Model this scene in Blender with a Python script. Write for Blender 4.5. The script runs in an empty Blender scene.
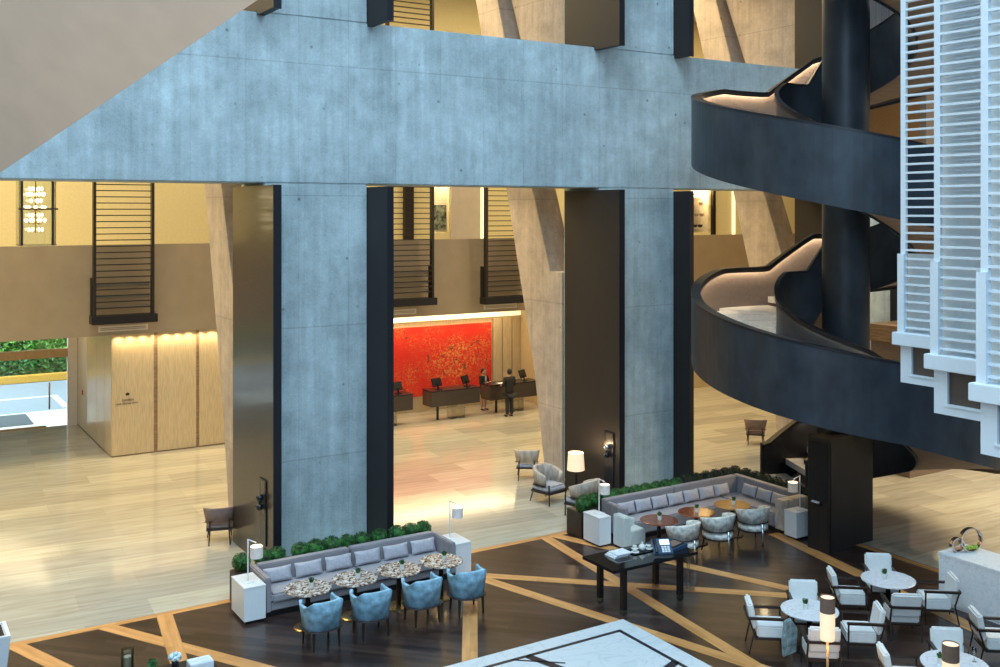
import bpy, bmesh, math, random
from mathutils import Vector, Matrix
random.seed(7)
S = bpy.context.scene; COL = S.collection
PI = math.pi
def R(d): return math.radians(d)
# ---------------------------------------------------------------- materials
def nm(name):
    m = bpy.data.materials.new(name); m.use_nodes = True
    nt = m.node_tree; b = nt.nodes['Principled BSDF']; return m, nt, b
def N(nt, t, **k):
    n = nt.nodes.new(t)
    for a, v in k.items(): setattr(n, a, v)
    return n
def plain(name, col, rough=.5, metal=0, noise=.06, scale=12, emit=None, es=0, bump=0, coat=0, stretch=None):
    m, nt, b = nm(name)
    tc = N(nt, 'ShaderNodeTexCoord'); no = N(nt, 'ShaderNodeTexNoise'); no.inputs['Scale'].default_value = scale
    no.inputs['Detail'].default_value = 5
    mp = N(nt, 'ShaderNodeMapping'); nt.links.new(tc.outputs['Object'], mp.inputs[0]); nt.links.new(mp.outputs[0], no.inputs['Vector'])
    if stretch: mp.inputs['Scale'].default_value = stretch
    cr = N(nt, 'ShaderNodeValToRGB')
    cr.color_ramp.elements[0].position = .3; cr.color_ramp.elements[1].position = .7
    cr.color_ramp.elements[0].color = [max(0, c*(1-noise*2)) for c in col] + [1]
    cr.color_ramp.elements[1].color = [min(1, c*(1+noise*2)) for c in col] + [1]
    nt.links.new(no.outputs['Fac'], cr.inputs[0]); nt.links.new(cr.outputs[0], b.inputs['Base Color'])
    b.inputs['Roughness'].default_value = rough; b.inputs['Metallic'].default_value = metal
    if coat: b.inputs['Coat Weight'].default_value = coat; b.inputs['Coat Roughness'].default_value = .08
    if bump:
        bu = N(nt, 'ShaderNodeBump'); bu.inputs['Strength'].default_value = bump; bu.inputs['Distance'].default_value = .02
        nt.links.new(no.outputs['Fac'], bu.inputs['Height']); nt.links.new(bu.outputs[0], b.inputs['Normal'])
    if emit: b.inputs['Emission Color'].default_value = (*emit, 1); b.inputs['Emission Strength'].default_value = es
    return m
def concrete(name, base):
    m, nt, b = nm(name); L = nt.links.new
    tc = N(nt, 'ShaderNodeTexCoord')
    def noise(scale, sc, det=6, rough=.6):
        mp = N(nt, 'ShaderNodeMapping'); mp.inputs['Scale'].default_value = sc
        L(tc.outputs['Object'], mp.inputs[0]); no = N(nt, 'ShaderNodeTexNoise')
        no.inputs['Scale'].default_value = scale; no.inputs['Detail'].default_value = det; no.inputs['Roughness'].default_value = rough
        L(mp.outputs[0], no.inputs['Vector']); return no.outputs['Fac']
    big = noise(.55, (1, 1, 1)); mid = noise(3.5, (1, 1, .8)); fine = noise(22, (1, 1, 1)); drip = noise(3.2, (1, 1, .1), 5)
    def ramp(f, p0, p1, v0, v1):
        r = N(nt, 'ShaderNodeMapRange'); r.inputs[1].default_value = p0; r.inputs[2].default_value = p1
        r.inputs[3].default_value = v0; r.inputs[4].default_value = v1; L(f, r.inputs[0]); return r.outputs[0]
    def mul(a, c):
        k = N(nt, 'ShaderNodeMath', operation='MULTIPLY'); L(a, k.inputs[0]); L(c, k.inputs[1]); return k.outputs[0]
    v = mul(ramp(big, .3, .7, .78, 1.15), ramp(mid, .3, .7, .9, 1.08)); v = mul(v, ramp(fine, .3, .7, .93, 1.06)); v = mul(v, ramp(drip, .3, .65, .9, 1.06))
    # tie holes and pits
    sx = N(nt, 'ShaderNodeSeparateXYZ'); L(tc.outputs['Object'], sx.inputs[0])
    vo = N(nt, 'ShaderNodeTexVoronoi'); vo.inputs['Scale'].default_value = 1.5; vo.inputs['Randomness'].default_value = .85; L(tc.outputs['Object'], vo.inputs['Vector'])
    v = mul(v, ramp(vo.outputs['Distance'], .03, .075, .45, 1))
    vp = N(nt, 'ShaderNodeTexVoronoi'); vp.inputs['Scale'].default_value = 5.5; L(tc.outputs['Object'], vp.inputs['Vector']); v = mul(v, ramp(vp.outputs['Distance'], .04, .1, .72, 1))
    grit = noise(60, (1, 1, .6), 3); v = mul(v, ramp(grit, .3, .7, .86, 1.12)); board = noise(7, (1, 1, .05), 3); v = mul(v, ramp(board, .35, .6, .91, 1.04)); blot = noise(1.3, (1, 1, 1), 8, .75); v = mul(v, ramp(blot, .36, .62, .84, 1.06))
    # formwork joints: horizontal pour line and vertical board lines
    def line(sock, period, off, w, dark):
        a = N(nt, 'ShaderNodeMath', operation='ADD'); L(sock, a.inputs[0]); a.inputs[1].default_value = off
        pp = N(nt, 'ShaderNodeMath', operation='PINGPONG'); L(a.outputs[0], pp.inputs[0]); pp.inputs[1].default_value = period/2
        return ramp(pp.outputs[0], 0, w, dark, 1)
    v = mul(v, line(sx.outputs['X'], 1.22, .1, .02, .86)); v = mul(v, line(sx.outputs['Z'], 3.0, .85, .022, .75))
    hs = N(nt, 'ShaderNodeMixRGB', blend_type='MULTIPLY'); hs.inputs[0].default_value = 1; hs.inputs[1].default_value = (*base, 1); L(v, hs.inputs[2])
    L(hs.outputs[0], b.inputs['Base Color']); b.inputs['Roughness'].default_value = .85
    bu = N(nt, 'ShaderNodeBump'); bu.inputs['Strength'].default_value = .35; bu.inputs['Distance'].default_value = .03; L(v, bu.inputs['Height']); L(bu.outputs[0], b.inputs['Normal'])
    return m
def planks(name, c1, c2, rough, pw, pl, vein=0, gap=.0, veincol=None, rot=0, coat=0, gapcol=None):
    m, nt, b = nm(name); L = nt.links.new
    tc = N(nt, 'ShaderNodeTexCoord'); mp = N(nt, 'ShaderNodeMapping'); mp.inputs['Rotation'].default_value = (0, 0, rot); L(tc.outputs['Object'], mp.inputs[0])
    br = N(nt, 'ShaderNodeTexBrick'); br.inputs['Scale'].default_value = 1; br.inputs['Brick Width'].default_value = pl; br.inputs['Row Height'].default_value = pw
    br.inputs['Mortar Size'].default_value = gap; br.offset = .37
    br.inputs['Color1'].default_value = (*c1, 1); br.inputs['Color2'].default_value = (*c2, 1)
    br.inputs['Mortar'].default_value = (*(gapcol or [c*.6 for c in c1]), 1); br.inputs['Bias'].default_value = 0
    L(mp.outputs[0], br.inputs['Vector'])
    m2 = N(nt, 'ShaderNodeMapping'); m2.inputs['Scale'].default_value = (.35, 3.2, 1); L(mp.outputs[0], m2.inputs[0])
    no = N(nt, 'ShaderNodeTexNoise'); no.inputs['Scale'].default_value = 2.2; no.inputs['Detail'].default_value = 7; no.inputs['Distortion'].default_value = .6; L(m2.outputs[0], no.inputs['Vector'])
    cr = N(nt, 'ShaderNodeValToRGB'); cr.color_ramp.elements[0].position = .32; cr.color_ramp.elements[1].position = .62
    vc = veincol or (.5, .5, .5); cr.color_ramp.elements[0].color = (*vc, 1); cr.color_ramp.elements[1].color = (1, 1, 1, 1); L(no.outputs['Fac'], cr.inputs[0])
    mx = N(nt, 'ShaderNodeMixRGB', blend_type='MULTIPLY'); mx.inputs[0].default_value = vein; L(br.outputs['Color'], mx.inputs[1]); L(cr.outputs[0], mx.inputs[2])
    L(mx.outputs[0], b.inputs['Base Color']); b.inputs['Roughness'].default_value = rough
    if coat: b.inputs['Coat Weight'].default_value = coat; b.inputs['Coat Roughness'].default_value = .09
    return m
def speckle(name, cols, scale, rough=.25, kind='voronoi'):
    m, nt, b = nm(name); L = nt.links.new
    tc = N(nt, 'ShaderNodeTexCoord'); vo = N(nt, 'ShaderNodeTexVoronoi'); vo.inputs['Scale'].default_value = scale; L(tc.outputs['Object'], vo.inputs['Vector'])
    sp = N(nt, 'ShaderNodeSeparateColor'); L(vo.outputs['Color'], sp.inputs[0])
    cr = N(nt, 'ShaderNodeValToRGB'); cr.color_ramp.interpolation = 'CONSTANT'
    while len(cr.color_ramp.elements) < len(cols): cr.color_ramp.elements.new(.5)
    for i, c in enumerate(cols): cr.color_ramp.elements[i].position = i/len(cols); cr.color_ramp.elements[i].color = (*c, 1)
    L(sp.outputs[0], cr.inputs[0]); L(cr.outputs[0], b.inputs['Base Color']); b.inputs['Roughness'].default_value = rough
    return m
def marble(name, base, vein, scale=1.6, rough=.2):
    m, nt, b = nm(name); L = nt.links.new
    tc = N(nt, 'ShaderNodeTexCoord'); mp = N(nt, 'ShaderNodeMapping'); mp.inputs['Rotation'].default_value = (.6, .5, .7); L(tc.outputs['Object'], mp.inputs[0])
    no = N(nt, 'ShaderNodeTexNoise'); no.inputs['Scale'].default_value = scale; no.inputs['Detail'].default_value = 9; no.inputs['Distortion'].default_value = 2.2; L(mp.outputs[0], no.inputs['Vector'])
    cr = N(nt, 'ShaderNodeValToRGB'); e = cr.color_ramp.elements; e[0].position = .47; e[0].color = (*base, 1); e[1].position = .54; e[1].color = (*base, 1)
    k = e.new(.503); k.color = (*vein, 1); L(no.outputs['Fac'], cr.inputs[0]); L(cr.outputs[0], b.inputs['Base Color']); b.inputs['Roughness'].default_value = rough
    return m
def glass(name, tint, alpha, rough=.03):
    m, nt, b = nm(name); out = [n for n in nt.nodes if n.type == 'OUTPUT_MATERIAL'][0]
    tr = N(nt, 'ShaderNodeBsdfTransparent'); tr.inputs[0].default_value = (*tint, 1)
    gl = N(nt, 'ShaderNodeBsdfGlossy'); gl.inputs['Roughness'].default_value = rough
    fr = N(nt, 'ShaderNodeFresnel'); fr.inputs['IOR'].default_value = 1.45
    ad = N(nt, 'ShaderNodeMath', operation='ADD'); ad.inputs[1].default_value = alpha; nt.links.new(fr.outputs[0], ad.inputs[0])
    mx = N(nt, 'ShaderNodeMixShader'); nt.links.new(ad.outputs[0], mx.inputs[0]); nt.links.new(tr.outputs[0], mx.inputs[1]); nt.links.new(gl.outputs[0], mx.inputs[2])
    nt.links.new(mx.outputs[0], out.inputs[0]); return m
def mural_mat(name):
    m, nt, b = nm(name); L = nt.links.new
    tc = N(nt, 'ShaderNodeTexCoord')
    n1 = N(nt, 'ShaderNodeTexNoise'); n1.inputs['Scale'].default_value = 7; n1.inputs['Detail'].default_value = 9; n1.inputs['Distortion'].default_value = 2.5; L(tc.outputs['Object'], n1.inputs['Vector'])
    n2 = N(nt, 'ShaderNodeTexNoise'); n2.inputs['Scale'].default_value = 1.1; n2.inputs['Detail'].default_value = 3; L(tc.outputs['Object'], n2.inputs['Vector'])
    c1 = N(nt, 'ShaderNodeValToRGB'); e = c1.color_ramp.elements; e[0].position = .5; e[0].color = (0, 0, 0, 1); e[1].position = .6; e[1].color = (1, 1, 1, 1); L(n1.outputs['Fac'], c1.inputs[0])
    g = N(nt, 'ShaderNodeTexGradient', gradient_type='SPHERICAL'); mp = N(nt, 'ShaderNodeMapping'); mp.inputs['Location'].default_value = (-.9/1.1*1.35, 0, .1); mp.inputs['Scale'].default_value = (.62, 0, .9)
    L(tc.outputs['Object'], mp.inputs[0]); L(mp.outputs[0], g.inputs[0])
    ad = N(nt, 'ShaderNodeMath', operation='MULTIPLY_ADD'); L(g.outputs['Fac'], ad.inputs[0]); ad.inputs[1].default_value = 1.1
    r2 = N(nt, 'ShaderNodeMapRange'); r2.inputs[1].default_value = .4; r2.inputs[2].default_value = .75; r2.inputs[4].default_value = .9; L(n2.outputs['Fac'], r2.inputs[0]); L(r2.outputs[0], ad.inputs[2])
    mu = N(nt, 'ShaderNodeMath', operation='MULTIPLY', use_clamp=True); L(ad.outputs[0], mu.inputs[0]); L(c1.outputs[0], mu.inputs[1])
    mx = N(nt, 'ShaderNodeMixRGB'); mx.inputs[1].default_value = (.75, .022, .008, 1); mx.inputs[2].default_value = (.75, .33, .08, 1); L(mu.outputs[0], mx.inputs[0])
    n3 = N(nt, 'ShaderNodeTexNoise'); n3.inputs['Scale'].default_value = 3.1; n3.inputs['Detail'].default_value = 8; n3.inputs['Distortion'].default_value = 1; L(tc.outputs['Object'], n3.inputs['Vector'])
    c3 = N(nt, 'ShaderNodeValToRGB'); e = c3.color_ramp.elements; e[0].position = .63; e[0].color = (0, 0, 0, 1); e[1].position = .7; e[1].color = (.8, .8, .8, 1); L(n3.outputs['Fac'], c3.inputs[0])
    m3 = N(nt, 'ShaderNodeMixRGB'); L(c3.outputs[0], m3.inputs[0]); L(mx.outputs[0], m3.inputs[1]); m3.inputs[2].default_value = (.1, .03, .02, 1)
    L(m3.outputs[0], b.inputs['Base Color']); b.inputs['Roughness'].default_value = .6
    return m
M = dict(
 concrete=concrete('board_marked_concrete', (.44, .53, .555)),
 warmconc=concrete('warm_lit_concrete', (.50, .42, .355)),  # same concrete as the columns, with warm lobby light mixed into its colour
 lobby=planks('travertine_floor', (.62, .59, .48), (.44, .42, .36), .11, .9, 3.4, .6, .002, (.66, .62, .56), coat=.35, rot=R(4)),
 dwood=planks('dark_oak_floor', (.026, .015, .013), (.070, .042, .034), .3, .16, 1.4, .75, .003, (.4, .35, .33), rot=R(45), coat=.2),
 stripe=planks('oak_inlay', (.74, .38, .14), (.54, .26, .085), .4, .14, .8, .6, .002, (.6, .5, .4)),
 panel=plain('dark_panel_wood', (.019, .014, .0125), .6, 0, .12, 8, stretch=(6, 6, .3)),
 panelbrown=plain('brown_panel_wood', (.036, .025, .019), .34, 0, .2, 6, stretch=(.4, .4, 8), coat=.3),
 edge=plain('panel_edge_metal', (.010, .010, .015), .45, .2),
 cream=plain('cream_plaster', (.78, .68, .38), .8, 0, .02),
 taupe=plain('taupe_plaster', (.34, .26, .165), .35, 0, .03, 2),
 soffit=plain('beige_plaster', (.62, .55, .46), .8, 0, .02, 3),
 woodp=plain('pale_oak_veneer', (.60, .46, .27), .35, 0, .08, 5, stretch=(8, 8, .5), coat=.2),
 dark=plain('black_metal', (.012, .010, .010), .4, .2),
 frame=plain('bronze_frame', (.025, .018, .015), .4, .3),
 steel=plain('blackened_steel', (.033, .042, .053), .42, .4, .15, 2.5, stretch=(1, 1, .6)),
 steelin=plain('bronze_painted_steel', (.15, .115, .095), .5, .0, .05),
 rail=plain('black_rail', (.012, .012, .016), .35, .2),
 step=plain('pale_stone_tread', (.55, .52, .47), .4, 0, .04),
 white=plain('white_lacquer', (.78, .79, .80), .35, 0, .01),
 cage=plain('white_painted_metal', (.66, .74, .80), .5, 0, .01),
 curtain=plain('pale_blind_fabric', (.74, .79, .80), .8, 0, .02),
 grey=plain('grey_sofa_weave', (.33, .31, .335), .9, 0, .06, 30, bump=.1),
 sofaback=planks('grey_sofa_back_weave', (.28, .26, .285), (.34, .315, .33), .8, .05, .6, .5, .0, (.7, .7, .7)),
 cushion=plain('silver_grey_satin', (.42, .40, .44), .5, 0, .08, 14),
 blue=plain('worn_blue_velvet', (.27, .47, .60), .7, 0, .28, 6),
 blueedge=plain('dark_brown_piping', (.03, .02, .02), .5),
 velvet=plain('crushed_silver_velvet', (.68, .68, .63), .6, 0, .2, 11),
 leather=plain('pale_mint_leather', (.62, .68, .66), .45, 0, .02),
 offwhite=plain('off_white_upholstery', (.72, .73, .72), .7, 0, .02),
 mauve=plain('mauve_brown_upholstery', (.22, .15, .13), .7, 0, .08),
 sand=plain('striped_sand_upholstery', (.50, .43, .36), .7, 0, .15, 9, stretch=(1, 1, .4)),
 greyseat=plain('grey_seat_fabric', (.42, .42, .45), .8),
 leg=plain('espresso_wood', (.025, .014, .011), .35),
 brownstone=speckle('brown_mosaic_stone', [(.10, .06, .04), (.35, .26, .2), (.55, .48, .42), (.2, .13, .09), (.4, .3, .25), (.7, .66, .6)], 26),
 redwood=plain('polished_rosewood', (.23, .07, .035), .12, 0, .3, 4, stretch=(1, 6, 1), coat=.6),
 orangewood=plain('polished_amber_wood', (.46, .22, .07), .12, 0, .2, 4, stretch=(1, 6, 1), coat=.6),
 brass=plain('aged_brass', (.42, .30, .13), .25, .9),
 chrome=plain('polished_chrome', (.7, .7, .72), .12, 1),
 pot=plain('white_ceramic', (.72, .74, .70), .35),
 leaf=plain('boxwood_leaf', (.028, .135, .022), .5, 0, .5, 9),
 leafdark=plain('dark_and_shaded_leaf', (.018, .030, .014), .6, 0, .5, 9),  # darker copy of leaf: corner balls' shade put into colour; also back shrubs
 hedge=plain('garden_leaf', (.10, .28, .04), .6, 0, .5, 5),
 planter=planks('woven_brown_planter', (.035, .022, .018), (.055, .036, .028), .5, .03, .12, .4, .003, (.5, .5, .5)),
 wmarble=marble('white_veined_marble', (.80, .82, .84), (.66, .70, .74), 3.4),
 wmarble2=marble('pale_table_marble', (.70, .72, .76), (.52, .55, .6), 4),
 rug=marble('white_inlay_marble', (.64, .69, .71), (.54, .60, .63), 1.2, .3),
 inlay=plain('black_stone_inlay', (.02, .02, .028), .3),
 shade=plain('white_drum_shade', (.62, .62, .62), .6, emit=(1, .75, .5), es=.12),
 lit=plain('glowing_lamp_shade', (.6, .5, .38), .8, emit=(1, .72, .42), es=.8),
 litbulb=plain('lamp_glow_disc', (1, .8, .6), .8, emit=(1, .72, .42), es=4),
 browncap=plain('brown_lamp_band', (.13, .08, .06), .6, emit=(1, .6, .3), es=.02),
 led=plain('warm_light_strip', (1, .85, .6), .8, emit=(1, .79, .53), es=42),
 cove=plain('cove_light_band', (1, .9, .6), .8, emit=(1, .86, .50), es=.95),
 crystal=plain('lit_crystal', (1, .95, .8), .3, emit=(1, .85, .55), es=5),
 screen=plain('lit_screen', (.7, .8, 1), .4, emit=(.75, .85, 1), es=.9),
 mural=mural_mat('red_gold_lacquer'),
 desk=planks('dark_grained_desk', (.05, .036, .028), (.085, .062, .048), .3, .06, .9, .5, .0, (.6, .5, .45)),
 clear=glass('clear_glass', (.93, .97, .95), .03), ice=glass('ribbed_glass', (.85, .83, .72), .12, .15),
 black=plain('black_plastic', (.012, .013, .018), .25), blueblk=plain('blue_black_plastic', (.02, .05, .10), .25, coat=.4),
 gloss=plain('black_gloss_lacquer', (.008, .008, .009), .06, coat=1),
 paper=plain('white_paper', (.75, .77, .8), .7), skin=plain('skin', (.42, .24, .16), .6), hair=plain('dark_hair', (.01, .008, .007), .6),
 suit=plain('black_cloth', (.012, .011, .012), .8), blouse=plain('pale_blouse', (.5, .45, .42), .8), trouser=plain('charcoal_cloth', (.018, .017, .019), .8), sole=plain('black_leather', (.008, .008, .008), .4),
 road=plain('grey_asphalt', (.26, .32, .38), .9, 0, .04), kerb=plain('yellow_kerb_paint', (.75, .42, .06), .8), paving=plain('pale_forecourt_paving', (.70, .72, .72), .6), mat=plain('charcoal_mat', (.10, .12, .14), .9),
 bronze=plain('brushed_bronze', (.44, .29, .14), .35, .4), walnut=planks('grey_walnut_boards', (.07, .055, .045), (.12, .095, .08), .5, .12, 3, .6, .004, (.5, .5, .5), rot=PI/2),
 amberwood=plain('amber_wood_fascia', (.30, .19, .10), .45, 0, .15, 5, stretch=(.4, .4, 4)), brownwall=plain('brown_plaster', (.20, .14, .10), .7),
 petal=plain('pale_blue_petals', (.62, .72, .76), .7, 0, .2, 30), candle=plain('white_wax', (.8, .76, .72), .5), peach=plain('peach_fruit', (.75, .34, .18), .5), lime=plain('lime_moss', (.35, .45, .06), .7, 0, .3, 30),
 silver=plain('hammered_silver', (.62, .60, .58), .2, 1), art=plain('green_grey_painting', (.20, .24, .20), .7, 0, .5, 7), shelf=plain('lit_ivory_shelf', (.80, .74, .62), .6), red=plain('red_enamel', (.5, .02, .02), .5), teal=plain('teal_silk', (.20, .28, .30), .6, 0, .3, 9), soil=plain('dark_soil', (.03, .02, .015), .9), greycurtain=plain('brown_grey_drape', (.16, .14, .13), .8, 0, .2, 3, stretch=(9, 9, .1)),
)
# ---------------------------------------------------------------- mesh builder
class MB:
    def __init__(s): s.v = []; s.f = []; s.m = Matrix()
    def add(s, vs, fs):
        o = len(s.v); s.v += [tuple(s.m @ Vector(p)) for p in vs]; s.f += [tuple(i+o for i in f) for f in fs]; return s
    def box(s, x0, y0, z0, x1, y1, z1):
        v = [(x0, y0, z0), (x1, y0, z0), (x1, y1, z0), (x0, y1, z0), (x0, y0, z1), (x1, y0, z1), (x1, y1, z1), (x0, y1, z1)]
        return s.add(v, [(3, 2, 1, 0), (4, 5, 6, 7), (0, 1, 5, 4), (1, 2, 6, 5), (2, 3, 7, 6), (3, 0, 4, 7)])
    def taper(s, cx, cy, z0, z1, w0, d0, w1, d1, ox=0, oy=0):
        v = [(cx-w0, cy-d0, z0), (cx+w0, cy-d0, z0), (cx+w0, cy+d0, z0), (cx-w0, cy+d0, z0)]
        v += [(cx+ox-w1, cy+oy-d1, z1), (cx+ox+w1, cy+oy-d1, z1), (cx+ox+w1, cy+oy+d1, z1), (cx+ox-w1, cy+oy+d1, z1)]
        return s.add(v, [(3, 2, 1, 0), (4, 5, 6, 7), (0, 1, 5, 4), (1, 2, 6, 5), (2, 3, 7, 6), (3, 0, 4, 7)])
    def prism(s, pts, axis, a, b):
        n = len(pts)
        def mk(p, t): return {'x': (t, p[0], p[1]), 'y': (p[0], t, p[1]), 'z': (p[0], p[1], t)}[axis]
        v = [mk(p, a) for p in pts]+[mk(p, b) for p in pts]
        return s.add(v, [tuple(range(n))[::-1], tuple(range(n, 2*n))]+[(i, (i+1) % n, n+(i+1) % n, n+i) for i in range(n)])
    def lathe(s, prof, n=24, cx=0, cy=0, cz=0):
        v = []; f = []
        for (r, z) in prof:
            for i in range(n): a = 2*PI*i/n; v.append((cx+r*math.cos(a), cy+r*math.sin(a), cz+z))
        for j in range(len(prof)-1):
            for i in range(n): k = (i+1) % n; f.append((j*n+i, j*n+k, (j+1)*n+k, (j+1)*n+i))
        f.append(tuple(range(n))[::-1]); f.append(tuple((len(prof)-1)*n+i for i in range(n)))
        return s.add(v, f)
    def tube(s, pts, r, n=8):
        pts = [Vector(p) for p in pts]; v = []; f = []
        rr = r if isinstance(r, (list, tuple)) else [r]*len(pts)
        for i, p in enumerate(pts):
            d = (pts[min(i+1, len(pts)-1)]-pts[max(i-1, 0)]).normalized()
            u = d.orthogonal().normalized() if i == 0 else (u - d*u.dot(d)).normalized()
            w = d.cross(u)
            for k in range(n): a = 2*PI*k/n; v.append(tuple(p+(u*math.cos(a)+w*math.sin(a))*rr[i]))
        for i in range(len(pts)-1):
            for k in range(n): q = (k+1) % n; f.append((i*n+k, i*n+q, (i+1)*n+q, (i+1)*n+k))
        f.append(tuple(range(n))[::-1]); f.append(tuple((len(pts)-1)*n+k for k in range(n)))
        return s.add(v, f)
    def ball(s, c, r, n=12, sq=(1, 1, 1)):
        prof = [(max(.001, math.sin(PI*i/n))*r, -math.cos(PI*i/n)*r) for i in range(n+1)]
        o = MB(); o.lathe([(a, z) for a, z in prof], n+4)
        return s.add([(c[0]+p[0]*sq[0], c[1]+p[1]*sq[1], c[2]+p[2]*sq[2]) for p in o.v], o.f)
    def build(s, name, mat, parent=None, bevel=0, smooth=False, sub=0):
        me = bpy.data.meshes.new(name); me.from_pydata(s.v, [], s.f); me.validate()
        bm = bmesh.new(); bm.from_mesh(me); bmesh.ops.recalc_face_normals(bm, faces=bm.faces)
        if bevel:
            es = [e for e in bm.edges if len(e.link_faces) == 2 and e.calc_face_angle(0) > .5]
            try: bmesh.ops.bevel(bm, geom=es, offset=bevel, segments=2, affect='EDGES', clamp_overlap=True)
            except Exception: pass
        bm.to_mesh(me); bm.free()
        me.materials.append(M[mat] if isinstance(mat, str) else mat)
        if smooth:
            for p in me.polygons: p.use_smooth = True
        o = bpy.data.objects.new(name, me); COL.objects.link(o)
        if sub: md = o.modifiers.new('sub', 'SUBSURF'); md.levels = sub; md.render_levels = sub
        if parent: o.parent = parent
        return o
def tag(o, label, cat, group=None, kind=None):
    if label: o['label'] = label
    if cat: o['category'] = cat
    if group: o['group'] = group
    if kind: o['kind'] = kind
    return o
def thing(name, label, cat, loc=(0, 0, 0), rz=0, group=None):
    o = bpy.data.objects.new(name, None); COL.objects.link(o); o.empty_display_size = .2
    o.location = loc; o.rotation_euler = (0, 0, rz); return tag(o, label, cat, group)
def struct(name, mb, mat, **k): o = mb.build(name, mat, **k); o['kind'] = 'structure'; return o
def copy_tree(o, parent=None):
    c = o.copy(); COL.objects.link(c)
    if parent: c.parent = parent
    for ch in list(o.children): copy_tree(ch, c)
    return c
def place(proto, used, loc, rz, label=None, group=None):
    o = proto if not used else copy_tree(proto)
    o.location = loc; o.rotation_euler = (0, 0, rz)
    if label: o['label'] = label
    if group: o['group'] = group
    return o
def pillow_mb(w, h, t, n=10, puff=.55):
    mb = MB(); v = []; f = []
    for side in (1, -1):
        for j in range(n+1):
            for i in range(n+1):
                u = i/n*2-1; q = j/n*2-1
                e = ((1-u**4)*(1-q**4))**puff
                pin = 1-.07*(1-abs(q))*abs(u)**3; pin2 = 1-.09*(1-abs(u))*abs(q)**3
                v.append((u*w/2*pin, side*t/2*e, h/2*q*pin2))
    a = (n+1)*(n+1)
    for k in (0, 1):
        for j in range(n):
            for i in range(n):
                p = k*a+j*(n+1)+i; f.append((p, p+1, p+n+2, p+n+1) if k else (p+n+1, p+n+2, p+1, p))
    mb.add(v, f); return mb

# ---------------------------------------------------------------- camera
YAW = R(31.9); CX, CY, CH = 0, 0, 7.8
fw = Vector((math.sin(YAW), math.cos(YAW), 0)); rt = Vector((math.cos(YAW), -math.sin(YAW), 0))
cam = bpy.data.cameras.new('camera'); co = bpy.data.objects.new('camera', cam); COL.objects.link(co)
co.location = (0, 0, CH); co.rotation_euler = (PI/2, 0, -YAW)
cam.sensor_width = 36; cam.lens = 1028*36/1000; cam.shift_y = -(333.5-211)/1000; cam.clip_end = 400
S.camera = co
S.view_settings.view_transform = 'Standard'; S.view_settings.look = 'None'; S.view_settings.gamma = 1; S.view_settings.use_curve_mapping = False
S.view_settings.exposure = 0.0

# ---------------------------------------------------------------- setting
YB = 20.42           # line where the lounge floor meets the lobby floor
XB = 19.95
struct('floor', MB().box(-14, YB, -.3, 46, 40.2, 0).box(XB, -4, -.3, 46, YB, 0), 'lobby')
struct('floor_lounge', MB().box(-14, -4, -.3, XB, YB, 0), 'dwood')
def strip(i, x0, y0, x1, y1, w, z=.006):
    d = Vector((x1-x0, y1-y0, 0)); n = Vector((-d.y, d.x, 0)).normalized()*w/2
    me = MB(); L = d.length
    o = struct('trim_%d' % i, MB().box(0, -w/2, .0, L, w/2, z), 'stripe'); o.location = (x0, y0, 0); o.rotation_euler = (0, 0, math.atan2(d.y, d.x)); return o
sts = [(-14, YB-.1, XB-.18, YB-.1, .18, .003), (XB-.13, YB-.2, XB-.13, -4, .18, .003), (2.35, 20.3, 4.6, 14.6, .3, .004), (3.9, 20.3, 8.3, 12.8, .3, .005), (4.99, 20.3, 4.45, 16.3, .3, .0065),
       (8.35, 14.35, 10.35, 17.75, .28, .004), (11.0, 19.15, 16.75, 13.9, .28, .0055), (11.15, 18.9, 13.1, 12.3, .28, .0045), (13.9, 20.3, 13.0, 12.4, .28, .007), (14.15, 20.3, 16.6, 14.0, .28, .008), (18.75, 17.6, 17.45, 10.4, .34, .009), (13.05, 12.6, 14.0, 9.0, .28, .003)]
for i, a in enumerate(sts): strip(i+1, *a)
# marble carpet in the lounge floor, with black inlay
rug = thing('marble_floor_panel', 'white marble floor panel with thin black inlay lines at the bottom edge of the lounge', 'floor panel', (12.35, 15.4, 0))
MB().box(-6.6, -6.6, 0, 0, 0, .022).build('marble_slab', 'rug', rug, bevel=.004)
il = MB().box(-6.3, -.44, .022, -.36, -.36, .026).box(-.44, -6.3, .022, -.36, -.44, .026)
for p0, p1, w in (((-2.45, -.4), (-2.0, -1.9), .16), ((-2.75, -.4), (-2.05, -.98), .05), ((-.4, -1.95), (-1.9, -2.5), .16), ((-2.0, -1.9), (-1.9, -2.5), .16)):
    d = Vector((p1[0]-p0[0], p1[1]-p0[1])); n = Vector((-d.y, d.x)).normalized()*w/2
    il.prism([(p0[0]+n.x, p0[1]+n.y), (p0[0]-n.x, p0[1]-n.y), (p1[0]-n.x, p1[1]-n.y), (p1[0]+n.x, p1[1]+n.y)], 'z', .022, .026)
il.build('black_inlay', 'inlay', rug)

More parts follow.
